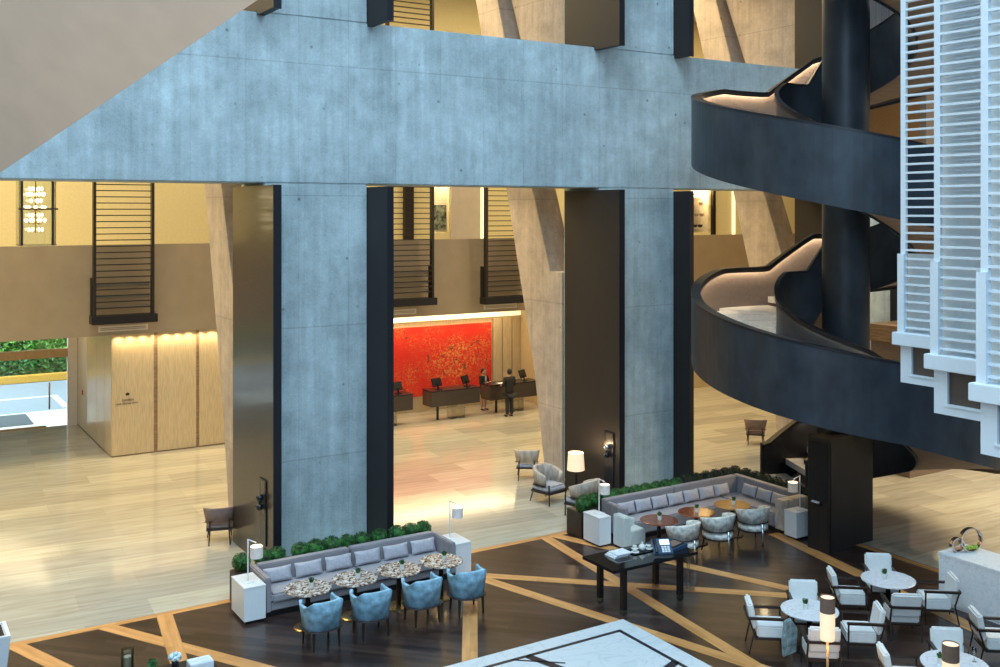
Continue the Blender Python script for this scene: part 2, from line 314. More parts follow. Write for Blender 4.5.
# lobby shell
MZ0, MZ1, PW = 3.9, 6.74, 34.0
struct('wall_mezzanine', MB().box(-14, PW-.2, MZ0, 40, PW, MZ1), 'taupe')
struct('floor_mezzanine', MB().box(-14, PW, MZ0, 40, 37.5, MZ0+.35), 'soffit')
struct('wall_back', MB().box(-14, 37.5, MZ0+.35, 19.98, 37.7, 17).box(19.98, 37.5, MZ0+.35, 20.85, 37.7, 6.9).box(20.85, 37.5, MZ0+.35, 34.3, 37.7, 17).box(34.3, 37.5, MZ0+.35, 35.6, 37.7, 6.75).box(34.3, 37.5, 8.95, 35.6, 37.7, 17).box(19.98, 37.5, 9.2, 20.85, 37.7, 17).box(35.6, 37.5, MZ0+.35, 46, 37.7, 17), 'cream')
struct('wall_niche', MB().box(33.5, 38.12, 6.2, 37.5, 38.3, 9.6).box(19.2, 38.0, 6.3, 22.0, 38.1, 9.8).box(33.5, 37.7, 6.3, 37.5, 38.1, 6.6).box(19.2, 37.7, 6.3, 22, 38, 6.7).box(33.5, 37.7, 9.2, 37.5, 38.1, 9.3).box(19.2, 37.7, 9.5, 22, 38, 9.6), 'shelf')
struct('ceiling', MB().box(-14, 22.3, 17, 46, 43, 17.3), 'soffit')
struct('wall_left', MB().box(-14.2, 20.5, 0, -14, 40.2, 17), 'cream')
struct('wall_lobby_recess', MB().box(12.2, 35.6, 0, 23.15, 35.75, MZ0), 'woodp')
struct('wall_recess_side', MB().box(23.15, PW-.2, 0, 23.35, 35.75, MZ0), 'woodp')
struct('wall_right_lobby', MB().box(23.35, PW-.15, 0, 46, PW, MZ0), 'woodp')
struct('wall_far_right', MB().box(46, -4, 0, 46.2, 40, 17), 'brownwall')
# wood-panelled box by the entrance
BX0, BX1, BY = 6.74, 12.2, 34.08
struct('wall_wood_box', MB().box(BX0+.03, BY+.03, 0, BX1, 40.2, MZ0-.02), 'amberwood')
xs = [BX0, 8.06, 8.16, 9.42, 9.5, 10.76, 10.84, 12.2]
for i in range(0, 8, 2):
    t = tag(MB().box(xs[i]+.012, BY, .04, xs[i+1]-.012, BY+.03, MZ0-.03).build('wall_panel', 'woodp', bevel=.004),
            ['first pale oak wall panel from the corner, carrying the small engraved sign', 'second pale oak wall panel from the corner near the entrance', 'third pale oak wall panel, beside the left concrete strut', 'fourth oak wall panel hidden mostly behind the left concrete strut'][i//2], 'wall panel', 'front oak panels')
ys = [BY+.03, 35.2, 36.5, 38.2, 40.2]
for i in range(4):
    tag(MB().box(BX0, ys[i]+.012, .04, BX0+.03, ys[i+1]-.012, MZ0-.03).build('side_wall_panel', 'woodp' if i < 3 else 'soffit', bevel=.004),
        ['narrow oak side panel right at the corner of the wood box', 'oak side panel second from the corner', 'pale side panel third from the corner', 'pale side panel next to the glass doors, with red call point'][i], 'wall panel', 'side panels facing the entrance')
tag(MB().box(BX0-.03, 38.9, 1.25, BX0, 39.02, 1.42).build('call_point', 'red', bevel=.005), 'small red call point on the pale side panel', 'alarm')
# engraved sign
sg = thing('wall_sign', 'small dark engraved sign on the corner oak panel', 'sign', (7.22, BY-.004, 1.72))
def text(txt, size, parent, x, z, mat='panelbrown', name='lettering'):
    c = bpy.data.curves.new(name, 'FONT'); c.body = txt; c.size = size; c.extrude = .004; c.align_x = 'CENTER'
    t = bpy.data.objects.new(name, c); COL.objects.link(t)
    dg = bpy.context.evaluated_depsgraph_get(); me = bpy.data.meshes.new_from_object(t.evaluated_get(dg))
    bpy.data.objects.remove(t); me.transform(Matrix.Translation((x, 0, z)) @ Matrix.Rotation(PI/2, 4, 'X')); me.materials.clear(); me.materials.append(M[mat])
    o = bpy.data.objects.new(name, me); COL.objects.link(o); o.parent = parent; return o
MB().prism([(-.03, .20), (.05, .20), (.08, .26), (.01, .30), (-.06, .26)], 'y', -.004, .003).build('emblem', 'panelbrown', sg)
text('London', .12, sg, .02, .03); text('CLUB  MEETING  ROOM', .062, sg, .0, -.07)

# entrance doors and the world outside
dr = MB()
struct('door_1', MB().box(3.7, 40.17, .05, 6.38, 40.19, 2.5), 'clear'); struct('door_2', MB().box(.9, 40.17, .05, 3.6, 40.19, 2.5), 'clear')
struct('window_1', MB().box(-14, 40.18, 2.8, 6.2, 40.2, MZ0+.3), 'clear'); struct('window_2', MB().box(-14, 40.18, .05, .3, 40.2, 2.5), 'clear')
struct('trim_20', MB().box(-14, 40.1, 2.5, 6.7, 40.28, 2.8).box(-14, 40.1, 0, 5.7, 40.26, .05), 'bronze')
tag(MB().box(6.42, 39.98, 0, 6.73, 40.3, MZ0).build('door_pier', 'soffit'), 'pale pier beside the glass entrance doors', 'pier')
h = MB().tube([(5.8, 40.08, .65), (5.8, 40.08, 1.6)], .03).build('door_handle', 'bronze', bpy.data.objects['door_1'], smooth=True); MB().box(5.785, 40.08, .8, 5.815, 40.17, .83).build('handle_bracket', 'bronze', h); MB().box(5.785, 40.08, 1.4, 5.815, 40.17, 1.43).build('handle_bracket', 'bronze', h)
struct('wall_over_door', MB().box(-14, 40.2, MZ0+.2, 12, 40.4, 17), 'soffit')
struct('ground_outside', MB().box(-40, 40.2, -.3, 30, 43.5, -.005), 'paving'); struct('ground_road', MB().box(-40, 43.5, -.3, 30, 51.0, -.02), 'road')
tag(MB().box(1.5, 40.95, -.005, 5.4, 43.2, .012).build('door_mat', 'mat'), 'charcoal entrance mat lying outside the glass doors', 'mat')
struct('trim_21', MB().box(-30, 46.8, -.02, 7.1, 47.05, -.012).box(6.85, 44.0, -.02, 7.1, 46.8, -.012), 'paper')
tag(MB().box(-30, 51.0, -.02, 12, 51.35, .32).build('kerb', 'kerb', bevel=.03), 'yellow painted kerb along the far side of the road outside', 'kerb')
def leaf_mass(mb, n, fn, size):
    for _ in range(n):
        p, nrm = fn(); p = Vector(p); nrm = Vector(nrm).normalized()
        nrm = (nrm+Vector((random.uniform(-.7, .7), random.uniform(-.7, .7), random.uniform(-.7, .7)))).normalized()
        u = nrm.orthogonal().normalized(); w = nrm.cross(u); a = random.uniform(0, 2*PI); u, w = u*math.cos(a)+w*math.sin(a), w*math.cos(a)-u*math.sin(a)
        s = size*random.uniform(.7, 1.3)
        mb.add([p-u*s, p-w*s*.45+nrm*s*.15, p+u*s, p+w*s*.45+nrm*s*.15], [(0, 1, 2, 3)])
for (y, z0, z1, mt, lb) in ((51.6, -.02, .95, 'leaf', 'low dark green hedge behind the yellow kerb outside'), (53.2, .2, 1.9, 'hedge', 'bright green upper hedge beyond the low dark one outside'), (55.0, .5, 4.2, 'leafdark', 'dark shrubs rising at the back outside the entrance')):
    mb = MB()
    mb.box(-28, y+.1, z0, 14, y+1.0, z1-.08)
    leaf_mass(mb, 5000, lambda: ((random.uniform(-16, 9), y+random.uniform(-.1, .2), random.uniform(z0, z1)), (0, -1, .3)), .16)
    leaf_mass(mb, 2500, lambda: ((random.uniform(-16, 9), y+random.uniform(0, 1.0), z1+random.uniform(-.1, .1)), (0, 0, 1)), .16)
    tag(mb.build('hedge', mt), lb, 'hedge')
struct('wall_outside', MB().box(-40, 57, -.3, 30, 57.2, 9), 'leafdark')

# ---------------------------------------------------------------- beam, columns, panels, struts
BT, BB = 12.22, 8.43
tag(MB().box(-14, 22.2, BB, 26.4, 23.7, BT).build('concrete_beam', 'concrete', bevel=.02), 'wide blue-grey board-marked concrete beam crossing the atrium above the columns', 'beam')
cols = [(7.46, 10.29), (16.8, 19.8), (26.45, 29.3), (-1.9, .93)]
nmn = ['left', 'middle', 'right', 'far left']
for i, (x0, x1) in enumerate(cols):
    if i == 3: continue
    pos = ['left of the two exposed concrete columns, behind the long sofa', 'right of the two exposed concrete columns, behind the corner sofa', 'column mostly hidden behind the spiral stair'][i]
    tag(MB().box(x0+.18, 22.2, 0, x1-.16, 23.85, BB).build('concrete_column', 'concrete', bevel=.02), 'tall concrete column below the beam, '+pos, 'column')
    tag(MB().box(x0+.18, 22.2, BT, x1-.16, 23.85, 17).build('concrete_column', 'concrete', bevel=.02), 'concrete column above the beam, standing over the '+['left column', 'right column', 'column hidden by the stair'][i], 'column')
    for k, (a, b) in enumerate(((x0, x0+.18), (x1-.16, x1))):
        for lv, (z0, z1) in enumerate(((0, 8.36), (12.12, 16.98))):
            yf = 21.55 if (i == 1 and k == 1) else 21.1; yl = 2.45 if (i == 1 and k == 0) else 2.8
            t = thing('column_cladding_panel', 'tall dark wood fin on the %s side of the %s column, %s the beam' % (['left', 'right'][k], nmn[i], ['below', 'above'][lv]), 'panel', (a, yf, z0))
            q = 22.18-yf
            MB().prism([(.03, .02), (q, .02), (q, .13 if lv else .02), (yl, .13 if lv else .02), (yl, z1-z0), (.03, z1-z0)], 'x', 0, b-a).build('wood_face', 'panelbrown' if k == 0 and i == 0 and lv == 0 else 'panel', t)
            MB().box(0, 0, .0, b-a, .03, z1-z0).build('blue_black_edge', 'edge', t)
    # leaning strut
    t = thing('leaning_concrete_strut', 'raw concrete strut leaning back behind the %s column, forked at mezzanine height' % nmn[i], 'strut', (x0+.2, 0, 0))
    MB().prism([(23.95, 0), (24.8, 0), (25.4, 3.1), (26.95, 8.5), (29.0, 15.3), (29.5, 16.98), (28.3, 16.98), (25.5, 8.5), (24.55, 6.05), (23.95, 6.05)], 'x', 0, .85).build('rear_branch', 'warmconc', t, bevel=.015)
    MB().prism([(23.95, 6.0), (24.2, 6.0), (24.3, 8.4), (26.3, 12.0), (28.3, 16.98), (23.95, 16.98)], 'x', .4, 2.0).build('front_branch', 'warmconc', t, bevel=.015)
    MB().box(.85, 23.95, 0, 2.0, 24.5, 6.0).build('foot_block', 'warmconc', t, bevel=.015)
# wall fittings on the panel faces
for (x, y, lb, m2) in ((7.46, 21.72, 'dark vertical mirror strip with round knob sconce on the left column panel', 'black'), (16.8, 21.52, 'dark vertical mirror strip with round glass sconce on the middle column panel', 'panelbrown')):
    t = thing('wall_sconce', lb, 'sconce', (x, y, .75))
    MB().box(-.03, -.2, -.2, 0, .2, 1.22).build('back_plate', 'black', t, bevel=.005)
    MB().box(-.034, -.15, .5, -.03, .09, 1.18).build('mirror_inset', 'chrome' if m2 == 'chrome' else 'panelbrown', t)
    MB().ball((-.09, 0, .82), .08).build('glass_globe', 'chrome' if x > 10 else m2, t, smooth=True); MB().ball((-.1, 0, .62), .08).build('lower_globe', 'black', t, smooth=True)
    MB().tube([(0, 0, .72), (-.12, 0, .72)], .02).build('bracket', 'dark', t)

# ---------------------------------------------------------------- louvre screens hung before the mezzanine
def screen(x0, x1, label, z0=4.35, z1=17, dz=0):
    t = thing('louvre_screen', label, 'screen', (x0, 33.1, z0)); w = x1-x0; h = z1-z0
    MB().box(0, 0, 0, .08, .2, h).build('stile', 'frame', t); MB().box(w-.08, 0, 0, w, .2, h).build('stile', 'frame', t)
    mb = MB(); k = .45
    while k < h: mb.box(.08, .02, k, w-.08, .115, k+.03); k += .19
    mb.build('slats', 'frame', t)
    MB().box(-.06, -.1, -.02, w+.08, .4, .24).build('bottom_tray', 'dark', t, bevel=.01)
    mb = MB()
    for k in (.42, .75, 1.08): mb.box(.12, .2, k, w-.12, .26, k+.12)
    mb.build('inner_reflective_slat', 'taupe', t)
    MB().box(-.03, .2, .2, .04, .4, 1.4).build('lower_frame', 'dark', t); MB().box(w-.04, .2, .2, w+.03, .4, 1.4).build('lower_frame', 'dark', t)
    return t
screen(6.03, 7.84, 'dark louvre screen hanging before the mezzanine wall, left bay above the oak panels')
screen(15.9, 17.78, 'dark louvre screen hanging in the middle bay, just right of the left column', 4.4)
screen(20.0, 21.95, 'dark louvre screen hanging in the middle bay beside the leaning strut', 4.3)
screen(10.9, 12.7, 'dark louvre screen in the left bay hidden behind the left column', 4.35)
for x, lb in ((6.3, 'left bay'), (15.9, 'middle bay, left screen'), (20.3, 'middle bay, right screen')):
    t = thing('air_grille', 'slim linear air grille on the mezzanine wall below the dark screen, '+lb, 'grille', (x, PW-.215, 4.02))
    MB().box(0, 0, 0, 1.5, .015, .18).build('grille_frame', 'soffit', t); MB().box(.06, -.004, .05, 1.44, 0, .075).box(.06, -.004, .10, 1.44, 0, .125).build('grille_slots', 'taupe', t)
# chandelier in its hanging frame
t = thing('chandelier', 'lit crystal chandelier hanging in a dark framed glass case on the left', 'chandelier', (4.17, 31.0, 6.85))
MB().box(-.46, -.38, 0, -.40, -.32, 10.1).build('frame_post', 'frame', t); MB().box(.32, -.38, 0, .38, -.32, 10.1).build('frame_post', 'frame', t)
MB().box(-.52, -.4, .98, .48, -.34, 1.03).build('cross_bar', 'frame', t)
MB().box(-.5, -.35, .0, .45, .35, .03).build('glass_base', 'ice', t); MB().box(-.5, .34, 0, .45, .36, 8).build('glass_back', 'clear', t)
MB().box(-.5, -.3, 0, -.46, .3, 8).build('pale_side_glass', 'ice', t); MB().box(.4, -.3, 0, .44, .3, 8).build('pale_side_glass', 'ice', t)
MB().tube([(-.04, 0, .35), (-.04, 0, 10.1)], .012).build('suspension_rod', 'frame', t)
cr0 = None
for lv, (z, r, n) in enumerate(((1.55, .16, 6), (1.4, .22, 7), (1.22, .14, 5), (1.03, .24, 8), (.82, .16, 6), (.68, .25, 8), (.42, .17, 6))):
    for k in range(n):
        a = 2*PI*k/n+lv*.5; p = (-.04+r*math.cos(a), r*math.sin(a), z)
        if cr0 is None: cr0 = MB().lathe([(.004, -.045), (.03, 0), (.036, .03), (.004, .07)], 6).build('crystal_light', 'crystal', t); cr0.location = p
        else: c = cr0.copy(); COL.objects.link(c); c.parent = t; c.location = p
mb = MB()
for z in (1.4, 1.03, .68):
    for k in range(6): a = 2*PI*k/6; mb.tube([(-.04, 0, z-.05), (-.04+.11*math.cos(a), .11*math.sin(a), z-.1), (-.04+.22*math.cos(a), .22*math.sin(a), z-.03)], .008, 5)
mb.build('arms', 'brass', t)

# mezzanine back wall details
tag(MB().box(20.15, 37.94, 7.0, 20.95, 37.99, 8.05).build('painting', 'art'), 'small green-grey painting seen through the opening on the mezzanine', 'painting')
t = thing('wall_display', 'small lit square display with dark frame on the mezzanine back wall', 'display', (21.68, 37.46, 7.3)); MB().box(-.28, 0, -.02, .28, .04, .5).build('frame', 'black', t); MB().box(-.2, -.01, .05, .22, 0, .43).build('screen', 'screen', t)
tag(MB().box(20.9, 37.4, MZ0+.35, 22.3, 37.5, 12).build('wall_panel', 'soffit'), 'beige wall panel behind the small lit display upstairs', 'wall panel')
tag(MB().box(22.34, 37.42, MZ0+.35, 22.62, 37.5, 12).build('light_slot', 'cove'), 'bright vertical light slot beside the display panel upstairs', 'light')
tag(MB().box(18.7, 37.3, MZ0+.35, 19.1, 37.49, 12).build('dark_post', 'frame'), 'dark vertical post behind the middle-bay screen upstairs', 'post')
tag(MB().box(37.0, 37.4, MZ0+.35, 37.14, 37.5, 12).build('light_slot', 'cove'), 'bright vertical light slot right of the lit shelves upstairs', 'light')
tag(MB().box(35.56, 37.3, MZ0+.35, 35.72, 37.5, 9.4).build('dark_post', 'frame'), 'dark post at the right edge of the lit shelves upstairs', 'post')
t = thing('shelf_unit', 'lit ivory shelf unit with small dishes on the mezzanine', 'shelf', (34.3, 37.55, 6.6))
for k in range(4): MB().box(0, 0, .35+k*.55, 1.26, .5, .39+k*.55).build('shelf_board', 'shelf', t)
MB().box(.02, .1, 2.2, 1.2, .4, 2.24).build('shelf_light', 'cove', t)
for i, (x, z) in enumerate(((.2, .39), (.5, .39), (.85, .39), (.6, .94), (.95, .94), (.9, 1.49))):
    tag(MB().lathe([(.06, 0), (.11, .05), (.13, .14), (.12, .14)], 12, 34.3+x, 37.8, 6.6+z).build('bowl', 'taupe' if i > 2 else 'frame', smooth=True), 'small bowl on the lit ivory shelves, %s' % ['lower board left', 'lower board middle', 'lower board right', 'second board middle', 'second board right', 'third board right'][i], 'bowl', 'bowls on the lit shelves')

# mural and reception
tag(MB().box(-3.4, -.05, -1.35, 3.36, 0, 1.35).build('mural', 'mural'), 'large red lacquer wall panel flecked with gold behind the reception desks', 'mural').location = (18.36, 35.59, 1.95)
tag(MB().box(12.3, 35.5, 3.52, 23.1, 35.58, 3.8).build('cove_light', 'cove'), 'long warm cove light band above the red wall panel', 'light')
for k, x in enumerate((21.8, 22.26, 22.72)):
    tag(MB().box(x, 35.54, 0, x+.42, 35.6, 3.45).build('recess_panel', 'woodp', bevel=.006), 'tall oak wall board right of the red panel, %s of three' % ['leftmost', 'middle', 'rightmost'][k], 'wall panel', 'oak boards right of the mural')
def desk(x, w, label):
    t = thing('reception_desk', label, 'desk', (x, 33.5, 0))
    MB().box(0, 0, .55, w, .72, 1.1).build('desk_body', 'desk', t, bevel=.008); MB().box(-.01, -.01, 1.1, w+.01, .73, 1.14).build('desk_top', 'black', t)
    for dx in (w*.45, w*.62): MB().box(dx, .15, 0, dx+.22, .55, .55).build('glass_pedestal', 'ice', t)
    MB().box(w*.2, .3, 0, w*.2+.05, .4, .55).build('leg', 'dark', t)
    return t
desk(15.0, 2.12, 'leftmost reception desk, dark box cut off by the left column panel'); desk(17.88, 2.08, 'middle dark reception desk in front of the red panel'); desk(20.42, 2.25, 'rightmost dark reception desk where the two people stand')
def monitor(x, y, rz, label):
    t = thing('computer_monitor', label, 'monitor', (x, y, 1.14), rz)
    MB().box(-.12, -.08, 0, .12, .08, .02).build('foot', 'black', t); MB().box(-.03, 0, 0, .03, .03, .2).build('stem', 'black', t)
    mb = MB(); mb.m = Matrix.Rotation(R(-20), 4, 'X'); mb.box(-.25, -.02, .1, .25, .02, .42).build('display_back', 'black', t, bevel=.01)
for x, rz, lb in ((16.7, .3, 'black monitor on the leftmost reception desk'), (18.35, .3, 'black monitor on the left end of the middle reception desk'), (19.6, .5, 'black monitor on the right end of the middle reception desk'), (22.2, .5, 'black monitor on the rightmost reception desk')): monitor(x, 33.85, rz, lb)
tag(MB().box(20.9, 33.6, 1.14, 21.3, 33.85, 1.15).build('paper_sheets', 'paper'), 'white papers on the rightmost reception desk between the two people', 'paper')

# ---------------------------------------------------------------- people
def skin_obj(name, chains, mat, parent, sub=1):
    vs = []; es = []; rad = []
    idx = {}
    for ch in chains:
        prev = None
        for p in ch:
            key = tuple(round(q, 4) for q in p[:3])
            if key not in idx: idx[key] = len(vs); vs.append(p[:3]); rad.append(p[3:] if len(p) > 4 else (p[3], p[3]))
            i = idx[key]
            if prev is not None and prev != i and (prev, i) not in es: es.append((prev, i))
            prev = i
    me = bpy.data.meshes.new(name); me.from_pydata(vs, es, []); o = bpy.data.objects.new(name, me); COL.objects.link(o)
    me.materials.append(M[mat]); md = o.modifiers.new('skin', 'SKIN'); md.use_smooth_shade = True
    for i, sv in enumerate(me.skin_vertices[0].data): sv.radius = rad[i]; sv.use_root = (i == 0)
    sb = o.modifiers.new('sub', 'SUBSURF'); sb.levels = sub; sb.render_levels = sub
    if parent: o.parent = parent
    return o
def hand(p, d, side):
    # palm + five fingers from wrist p along direction d
    p = Vector(p); d = Vector(d).normalized(); s = Vector((side, 0, 0)); s = (s-d*s.dot(d)).normalized(); dn = Vector((0, 0, -1))
    out = []; palm = p+d*.05; P = lambda v, *r: (v.x, v.y, v.z, *r)
    out.append([P(p, .026, .02), P(palm, .035, .016), P(p+d*.09, .036, .015)])
    for k, (o, l) in enumerate(((-.03, .06), (-.01, .075), (.011, .07), (.031, .055))):
        b = p+d*.09+s*o; out.append([P(p+d*.09, .036, .015), P(b+d*.015, .009), P(b+d*l*.6+dn*.008, .008), P(b+d*l+dn*.028, .007)])
    b = p+d*.04-s*.03; out.append([P(palm, .035, .016), P(b, .011), P(b-s*.02+d*.03, .010), P(b-s*.022+d*.06+dn*.01, .008)])
    return out
def head_mesh(parent, z, y=0):
    mb = MB(); hd = MB(); hd.ball((0, y, z), .1, 14, (.80, .95, 1.2)); mb = hd
    mb.ball((0, y+.095, z-.015), .016, 6, (.8, 1.2, 1.4))
    for s in (-1, 1): mb.ball((s*.08, y, z-.01), .022, 6, (.5, .9, 1.3))
    h = mb.build('head', 'skin', parent, smooth=True)
    e = MB(); [e.ball((s*.03, y+.088, z+.012), .011, 6) for s in (-1, 1)]; e.build('eyes', 'black', h)
    e = MB(); e.ball((0, y+.088, z-.06), .02, 6, (1.2, .5, .35)); e.build('mouth', 'red', h); return h
def person(loc, rz, label, female):
    t = thing('person', label, 'person', loc, rz)
    hh = 1.62 if female else 1.80; k = hh/1.8
    hip, sh = .94*k, 1.48*k; w = .19*k if not female else .165
    arms = []
    for s in (-1, 1):
        if female: el = (s*.22, .06, 1.12*k); wr = (s*.09, .27, 1.14)
        else: el = (s*.26, .02, 1.17*k); wr = (s*.15, .26, 1.14)
        arms.append((s, el, wr))
    body = [[(0, 0, hip, .10*k, .07*k), (0, 0, 1.12*k, .10*k, .07*k), (0, .0, 1.32*k, .12*k, .08*k), (0, 0, sh, .10*k, .07*k), (0, .01, 1.56*k, .05), (0, .015, 1.62*k, .05)]]
    for s in (-1, 1):
        body.append([(0, 0, hip, .10*k, .07*k), (s*.09*k, 0, .80*k, .075*k), (s*.1*k, .015, .5*k, .06*k), (s*.1*k, 0, .28*k, .055*k), (s*.1*k, -.01, .09, .035), (s*.11*k, .06, .04, .04, .03), (s*.12*k, .15, .03, .035, .025)])
    for s, el, wr in arms:
        body.append([(0, 0, sh, .10*k, .07*k), (s*w, 0, sh-.03, .05*k), (el[0], el[1], el[2], .043*k), (wr[0], wr[1], wr[2], .03)])
        body += hand(wr, (-.2*s, 1, -.05), s)
    skin_obj('body', body, 'skin', t)
    jk = [[(0, 0, hip-.12, .20*k, .15*k), (0, 0, hip+.05, .19*k, .145*k), (0, 0, 1.15*k, .175*k, .135*k), (0, 0, 1.32*k, .21*k, .15*k), (0, 0, sh, .14*k, .1*k), (0, .0, 1.53*k, .07)]]
    for s, el, wr in arms:
        jk.append([(0, 0, sh, .14*k, .1*k), (s*w, 0, sh-.02, .078*k), (el[0], el[1], el[2], .06*k), (wr[0]*.6+el[0]*.4, wr[1]*.75+el[1]*.25, wr[2]*.75+el[2]*.25, .048)])
    skin_obj('jacket', jk, 'suit', t)
    if female:
        skin_obj('skirt', [[(0, 0, hip, .175, .135), (0, 0, .7, .17, .13), (0, 0, .48, .155, .12)]], 'suit', t)
        MB().box(-.05, .115, 1.15, .05, .14, 1.36).build('blouse', 'blouse', t, bevel=.02)
    else:
        tr = []
        for s in (-1, 1): tr.append([(0, 0, hip-.03, .2, .16), (s*.095, 0, .82, .115, .11), (s*.1, .01, .5, .085), (s*.1, -.005, .26, .075), (s*.1, -.01, .07, .07)])
        skin_obj('trousers', tr, 'trouser', t)
    for s in (-1, 1): MB().ball((s*.115*k, .06, .035), .05, 8, (.9, 2.6, .8)).build('shoe', 'sole', t, smooth=True)
    hz = hh-.12; head_mesh(t, hz, .02)
    hr = MB(); hr.ball((0, -.005, hz+.025), .106, 12, (.86, .98, 1.12))
    if female: hr.ball((0, -.11, hz-.01), .05, 8)
    # keep the face clear
    hr.v = [(x, min(y, .06), z) if z < hz+.07 else (x, y, z) for x, y, z in hr.v]
    hr.build('hair', 'hair', t, smooth=True)
    return t
person((20.75, 34.55, 0), R(190), 'woman in dark suit and pale blouse standing behind the rightmost reception desk', True)
person((20.93, 32.95, 0), R(0), 'man in a dark coat seen from behind at the rightmost reception desk', False)

# ---------------------------------------------------------------- spiral stair
SC = Vector((19.95, 16.45, 0))
KT = [(-290, 1.45), (-287, 1.45), (-266, 2.35), (-245, 2.5), (-180, 3.15), (-135, 3.85), (-90, 4.66), (0, 5.62), (20, 5.93), (46, 6.24), (73, 6.24), (94, 7.12), (115, 7.2), (180, 7.85), (225, 8.5), (270, 9.22), (360, 10.42), (380, 10.67), (406, 10.95), (433, 10.95), (455, 11.9), (475, 12.1), (540, 12.9), (630, 14.1), (720, 15.2)]
def rim(t):
    for (a, z0), (b, z1) in zip(KT, KT[1:]):
        if t <= b: return z0+(z1-z0)*(t-a)/(b-a)
    return KT[-1][1]
def sp(t, r, z):
    ph = R(180-t); p = rt*math.cos(ph)*r+fw*math.sin(ph)*r; return (p.x, p.y, z)
def band(r0, r1, zlo, zhi, t0, t1, dt=3.0, smooth=False):
    mb = MB(); v = []; f = []; n = int(round((t1-t0)/dt))
    for i in range(n+1):
        t = t0+(t1-t0)*i/n; z = rim(t); a, b = zlo(z), zhi(z)
        v += [sp(t, r0, a), sp(t, r1, a), sp(t, r1, b), sp(t, r0, b)]
    for i in range(n):
        o = i*4
        for k in range(4): q = (k+1) % 4; f.append((o+k, o+q, o+4+q, o+4+k))
    f += [(0, 1, 2, 3), (n*4+3, n*4+2, n*4+1, n*4)]
    return mb.add(v, f)
T0, T1 = -289, 700
st = thing('spiral_staircase', 'dark steel spiral staircase with solid ribbon balustrades curling around the round shaft', 'staircase', SC)
RO, RI = 3.62, 1.55
band(RO-.05, RO, lambda z: max(.01, z-1.62), lambda z: z, T0, T1).build('outer_balustrade', 'steel', st, smooth=False)
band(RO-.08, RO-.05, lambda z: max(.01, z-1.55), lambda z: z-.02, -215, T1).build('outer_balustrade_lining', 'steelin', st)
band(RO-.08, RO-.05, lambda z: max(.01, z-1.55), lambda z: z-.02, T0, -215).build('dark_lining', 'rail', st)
band(RO-.22, RO+.01, lambda z: z, lambda z: z+.05, T0, T1).build('outer_handrail', 'rail', st)
band(RO-.22, RO-.20, lambda z: z-.085, lambda z: z+.04, T0, T1).build('handrail_lip', 'rail', st)
band(RO-.19, RO-.12, lambda z: z-.03, lambda z: z-.004, T0+16, T1).build('handrail_light_strip', 'led', st)
band(RI, RI+.05, lambda z: max(.01, z-1.55), lambda z: z, T0, T1).build('inner_balustrade', 'steel', st)
band(RI-.01, RI+.10, lambda z: z, lambda z: z+.05, T0, T1).build('inner_handrail', 'rail', st)
band(RI+.055, RI+.08, lambda z: z-.03, lambda z: z-.004, T0+16, T1).build('inner_light_strip', 'led', st)
band(RI+.09, RI+.10, lambda z: z-.07, lambda z: z+.01, T0, T1).build('inner_handrail_lip', 'rail', st)
band(RI+.06, RO-.1, lambda z: max(.005, z-1.5), lambda z: max(.02, z-1.42), T0, T1, 6).build('underside', 'brownwall', st)
t = T0+2; zc = None; nst = 0
while t < 520 and nst < 95:
    zt = rim(t)-.98; d = 9.5 if zt > .1 else 6
    mb = MB(); a, b = t, t+d; zt = max(.1, rim(a+d/2)-1.0)
    v = [sp(a, RI+.06, zt-.16), sp(b, RI+.06, zt-.16), sp(b, RO-.09, zt-.16), sp((a+b)/2, RO-.085, zt-.16), sp(a, RO-.09, zt-.16)]
    v += [(x, y, zt) for x, y, z in v]
    mb.add(v, [(0, 1, 2, 3, 4), (9, 8, 7, 6, 5)]+[(i, (i+1) % 5, 5+(i+1) % 5, 5+i) for i in range(5)]).build('step', 'step', st); t += d; nst += 1
sh = thing('stair_shaft', 'tall round blue-black shaft at the heart of the spiral staircase', 'column', SC)
mb = MB()
mb.v = [(.545*math.cos(2*PI*i/48), .545*math.sin(2*PI*i/48), z) for z in (2.62, 17) for i in range(48)]; mb.f = [(i, (i+1) % 48, 48+(i+1) % 48, 48+i) for i in range(48)]
mb.build('shaft', 'steel', sh, smooth=True); MB().box(-.48, -.46, 0, .40, .46, 2.62).build('base_cladding', 'panel', sh, bevel=.006)
# dark service cabinet below the stair
t = thing('service_cabinet', 'tall dark wood cabinet with niche painted as a dark sheet standing beneath the spiral stair', 'cabinet', (18.66, 15.85, 0))
MB().box(0, 0, 0, .05, .62, 2.55).build('side_panel', 'panel', t); MB().box(.02, 0, 0, .80, .05, 2.55).build('front_panel', 'panel', t, bevel=.004)
MB().box(0, .0, 2.55, .8, .62, 2.6).build('cabinet_top', 'panel', t); MB().box(-.012, .04, .1, 0, .58, 1.1).build('cabinet_door', 'panel', t); MB().box(-.012, .04, 1.14, 0, .58, 2.5).build('niche_shade_sheet', 'suit', t)  # niche is only a flat dark sheet painting the shade of an opening
MB().box(-.1, .2, 1.08, -.012, .5, 1.11).build('service_shelf', 'dark', t); 
tag(MB().box(18.57, 16.1, 1.11, 18.64, 16.3, 1.15).build('folded_napkin', 'paper', bevel=.01), 'small white napkin on the dark cabinet shelf under the stair', 'napkin')
tag(MB().box(20.4, 16.75, 0, 20.95, 16.9, 1.2).build('dark_wall_panel', 'panel', bevel=.01), 'dark wood wall panel behind the cabinet under the spiral stair', 'wall panel')
